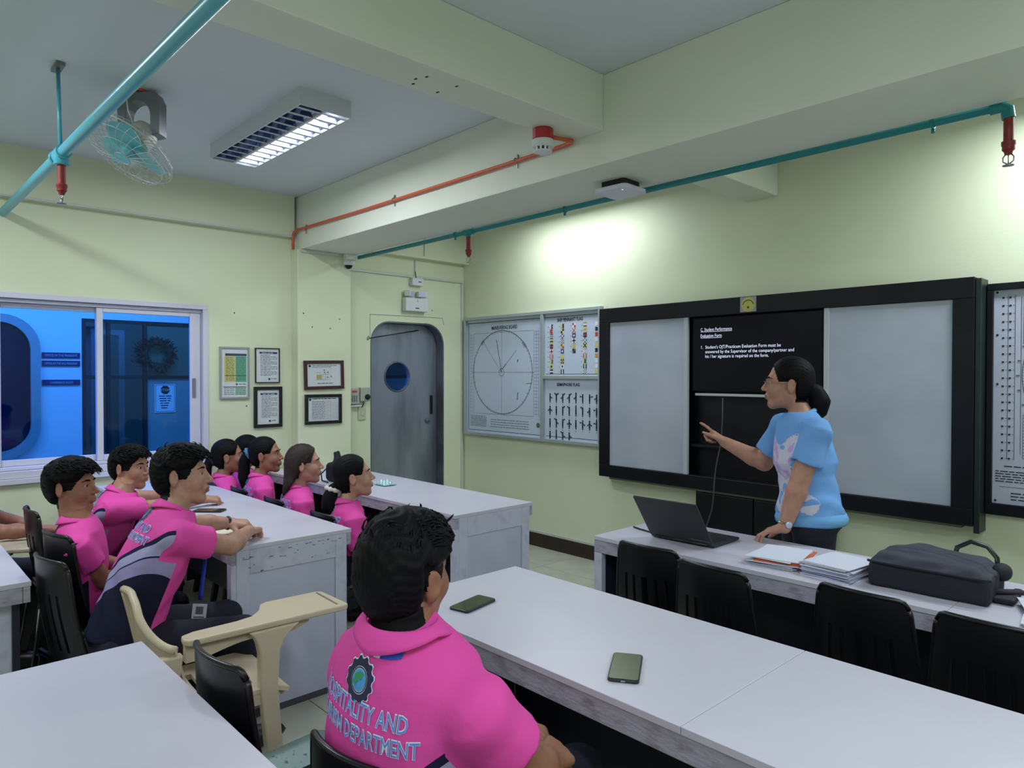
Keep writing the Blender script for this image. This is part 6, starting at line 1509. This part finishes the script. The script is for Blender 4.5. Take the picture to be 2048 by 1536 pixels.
girl('girl in pink polo with blue tie on her high ponytail', -4.455, 1.960, 0.970, 78, 52, 'skin_b', pony=lowpony(BLUET, 0.36, 0.036, 3, 0.025), seed=8, hp=3)
girl('girl in pink polo hidden behind the blue hair tie', -5.07, 2.105, 0.935, 78, 60, 'skin_b', pony=lowpony(PINKT, 0.28, 0.03, 3, 0.0), seed=13)
girl('girl in pink polo with a thin ponytail nearest wall', -4.835, 1.862, 0.935, 84, 70, 'skin_b', pony=lowpony(PINKT, 0.34, 0.030, 3, 0.0), seed=17)
# --- teacher
TE = person('woman teacher in pale blue sweater pointing, leaning on desk', (-1.42, 3.17, 0), (-1.400, 3.175, 0.885), (-1.435, 3.190, 1.330), (-1.500, 3.180, 1.458), 222, 206, 2, 2,
    s=1.0, hs=1.02, sw=0.158, wk=1.09, fem=True, skin='skin_t', hair='bun', shirt='sweater', sleeve=0.70, hem=-0.56, sleeve_r=0.98, text=False,
    arms=dict(L=dict(sh=(-1.318, 3.070, 1.250), e=(-1.365, 3.020, 1.050), w=(-1.412, 2.965, 0.832), d=(-0.80, -0.35, -0.30), u=(-0.3, -0.1, 0.95), p='flat'),
              R=dict(sh=(-1.575, 3.290, 1.255), e=(-1.690, 3.320, 1.060), w=(-1.880, 3.275, 1.150), d=(-0.78, -0.10, 0.50), u=(0.35, 0.55, 0.75), p='point')),
    legs=[((-1.455, 3.235, 0.84), (-1.470, 3.250, 0.47), (-1.47, 3.24, 0.09)), ((-1.345, 3.110, 0.84), (-1.350, 3.120, 0.47), (-1.34, 3.13, 0.09))],
    pony=dict(path=[(0, -0.085, -0.02), (0, -0.115, -0.035), (0, -0.135, -0.075), (0, -0.130, -0.125), (0, -0.115, -0.155)], r=[0.034, 0.040, 0.046, 0.038, 0.012]))
# mark the front of the sweater
me = TE['shirt'].data; T = TE['T']; A = np.zeros(len(me.vertices)*3, f32); me.attributes['tl'].data.foreach_get('vector', A); A = A.reshape(-1, 3)
co = np.zeros(len(me.vertices)*3, f32); me.vertices.foreach_get('co', co); loc = T.L(co.reshape(-1, 3)+TE['B'])
zz, xx = loc[:, 2], loc[:, 0]
fr = (loc[:, 1] > 0.040+0.022*np.sin(41*zz)+0.016*np.sin(23*zz+1)) & (A[:, 2] < 0.5) & (zz < -0.07+0.025*np.sin(34*xx)) & (zz > -0.39+0.02*np.sin(40*xx)); A[:, 2] = np.where(fr, -1, 0); A[:, 0] += 0.37
me.attributes['tl'].data.foreach_set('vector', A.ravel())
RIB = mat('sweater_rib', (112, 172, 222), rough=0.85, bump=(120, 0.3))
# neckband
nb_ = MB(); B = TE['B']; T = TE['T']
nb_.tube([Vector(T.P(0.064*math.cos(a), 0.060*math.sin(a)+0.012, 0.040-0.020*math.sin(a))-B) for a in [2*math.pi*i/32 for i in range(33)]], 0.011, 8, caps=False); nb_.build('neckband', RIB, TE['shirt'], smooth=True)
# hem rib
hb_ = MB(); hb_.tube([Vector(T.P(0.178*math.cos(a), 0.134*math.sin(a)-0.008, -0.428)-B) for a in [2*math.pi*i/40 for i in range(41)]], 0.018, 8, caps=False, flat=1.6); hb_.build('hem_rib', RIB, TE['shirt'], smooth=True)
# glasses
H = TE['H']; gl = MB()
for sx in (-1, 1):
    gl.tube([Vector(H.P(sx*0.031+0.021*math.cos(a), 0.098-0.10*abs(0.021*math.cos(a)), 0.000+0.017*math.sin(a))-B) for a in [2*math.pi*i/20 for i in range(21)]], 0.0011, 5, caps=False)
    gl.tube([Vector(H.P(sx*0.052, 0.094, 0.006)-B), Vector(H.P(sx*0.074, 0.05, 0.006)-B), Vector(H.P(sx*0.079, 0.0, 0.004)-B)], 0.0011, 5)
gl.tube([Vector(H.P(-0.011, 0.100, 0.003)-B), Vector(H.P(0, 0.106, 0.006)-B), Vector(H.P(0.011, 0.100, 0.003)-B)], 0.0011, 5)
gl.build('glasses', mat('glasses_wire', (150, 140, 130), rough=0.3, metal=0.8), TE['root'], smooth=True)
def bracelet(P, side, name, m1, m2, rad, back=0.012):
    sh, e_, w_, *_ = P['J'][side]; ax = Vector(w_-e_).normalized(); u = ax.orthogonal().normalized(); v = ax.cross(u); c = Vector(w_)-ax*back-Vector(P['B'])
    b = MB(); b.tube([c+(u*math.cos(a)+v*math.sin(a))*rad for a in [2*math.pi*i/28 for i in range(29)]], 0.0065, 8, caps=False, flat=0.45); o = b.build(name, m1, P['root'], smooth=True)
    if m2:
        d = Vector((0.75, -0.62, 0.2)); d = (d-ax*d.dot(ax)).normalized(); f = MB(); R = Matrix((ax, d.cross(ax), d)).transposed()
        f.lathe([(0.012, -0.003), (0.014, 0.0), (0.014, 0.005), (0.011, 0.007)], c+d*rad, 18, 0, R); f.build('watch_face', m2, o, smooth=40)
bracelet(TE, 'L', 'wristwatch', CHROME, mat('watch_dial', (190, 205, 225), rough=0.2, metal=0.3), 0.031, 0.016)
bracelet(B3, 'L', 'wristwatch', BLACKP, None, 0.029, 0.01)
# tattoo: flat dark strokes following the forearm skin
def tattoo(P):
    sh, e_, w_, *_ = P['J']['R']; me = P['body'].data
    bvh = BVHTree.FromPolygons([v.co.copy() for v in me.vertices], [tuple(p.vertices) for p in me.polygons]); ax = Vector(w_-e_).normalized(); d0 = Vector((0.80, -0.45, 0.35)); d0 = (d0-ax*d0.dot(ax)).normalized(); t_ = ax.cross(d0)
    m = MB(); r = random.Random(2); c0 = Vector(e_)+(Vector(w_)-Vector(e_))*0.45-Vector(P['B'])
    def on(a, b):
        o = c0+ax*a+t_*b+d0*0.2; h = bvh.ray_cast(o, -d0); return (h[0]+d0*0.001) if h[0] else c0+ax*a+t_*b+d0*0.04
    for k in range(14):
        an = 2*math.pi*k/14; L_ = r.uniform(0.02, 0.036); w2 = 0.0035
        p, q = (0.006*math.cos(an), 0.006*math.sin(an)), (L_*1.2*math.cos(an), L_*0.8*math.sin(an)); n_ = (-math.sin(an)*w2, math.cos(an)*w2); mid = ((p[0]+q[0])/2, (p[1]+q[1])/2)
        m.add([on(*p), on(mid[0]+n_[0], mid[1]+n_[1]), on(*q), on(mid[0]-n_[0], mid[1]-n_[1])], [(0, 1, 2, 3)])
    m.build('tattoo', mat('tattoo_ink', (48, 44, 44), rough=0.6), P['body'], fix=False)
tattoo(B2)
# lanyards
LRED = mat('lanyard_red', (176, 36, 44), rough=0.6); LBLU = mat('lanyard_blue', (40, 70, 190), rough=0.6)
def neck_strap(P, segs):
    """flat strap lying on the back of the shirt just under the collar"""
    me = P['shirt'].data; T, B = P['T'], P['B']; fwd = Vector(T.R[:, 1])
    bvh = BVHTree.FromPolygons([v.co.copy() for v in me.vertices], [tuple(p.vertices) for p in me.polygons])
    def on(u, v, off=0.003):
        h = bvh.ray_cast(Vector(T.P(u, -0.45, v)-B), fwd); return (h[0]-fwd*off) if h[0] else Vector(T.P(u, -0.08, v)-B)
    for nm, m, u0, u1 in segs:
        mb = MB(); n = 10
        for i in range(n+1):
            u = u0+(u1-u0)*i/n; v = 0.044+1.2*u*u
            mb.v += [tuple(on(u, v+0.016)), tuple(on(u, v))]
        mb.f = [(2*i, 2*i+1, 2*i+3, 2*i+2) for i in range(n)]; mb.m = [0]*n
        mb.build(nm, m, P['root'], fix=False)
neck_strap(M_, (('lanyard', LRED, -0.066, 0.004), ('lanyard_tag', LETW, 0.004, 0.020), ('lanyard_end', LBLU, 0.020, 0.062)))
B = Vector(B3['B'])
ld = MB()
def lf(u, v): return Vector((-2.878-0.030*math.sin(u*1.2)+0.016*(v-0.5), 1.02-0.015*u+0.010*(v-0.5), 0.795-0.205*u))-B
ld.sheet(lf, 8, 1, 0.002); ld.build('lanyard', LBLU, B3['root'], smooth=True)
cdm = MB(); cdm.box((-0.027, -0.001, -0.09), (0.027, 0.001, 0)); co_ = cdm.build('id_card', mat('id_card_white', (205, 210, 222), rough=0.35), B3['root']); co_.location = Vector((-2.902, 1.003, 0.575))-B; co_.rotation_euler = (0.1, 0.12, math.radians(64))
F = Flat((0, -0.0013, 0), (1, 0, 0), (0, 0, 1), (0, -1, 0)); F.rect(-0.014, -0.042, 0.014, -0.010, INKG); F.rect(-0.020, -0.056, 0.020, -0.052, INKN); F.rect(-0.020, -0.063, 0.020, -0.060, INKN); F.build('card_print', co_)
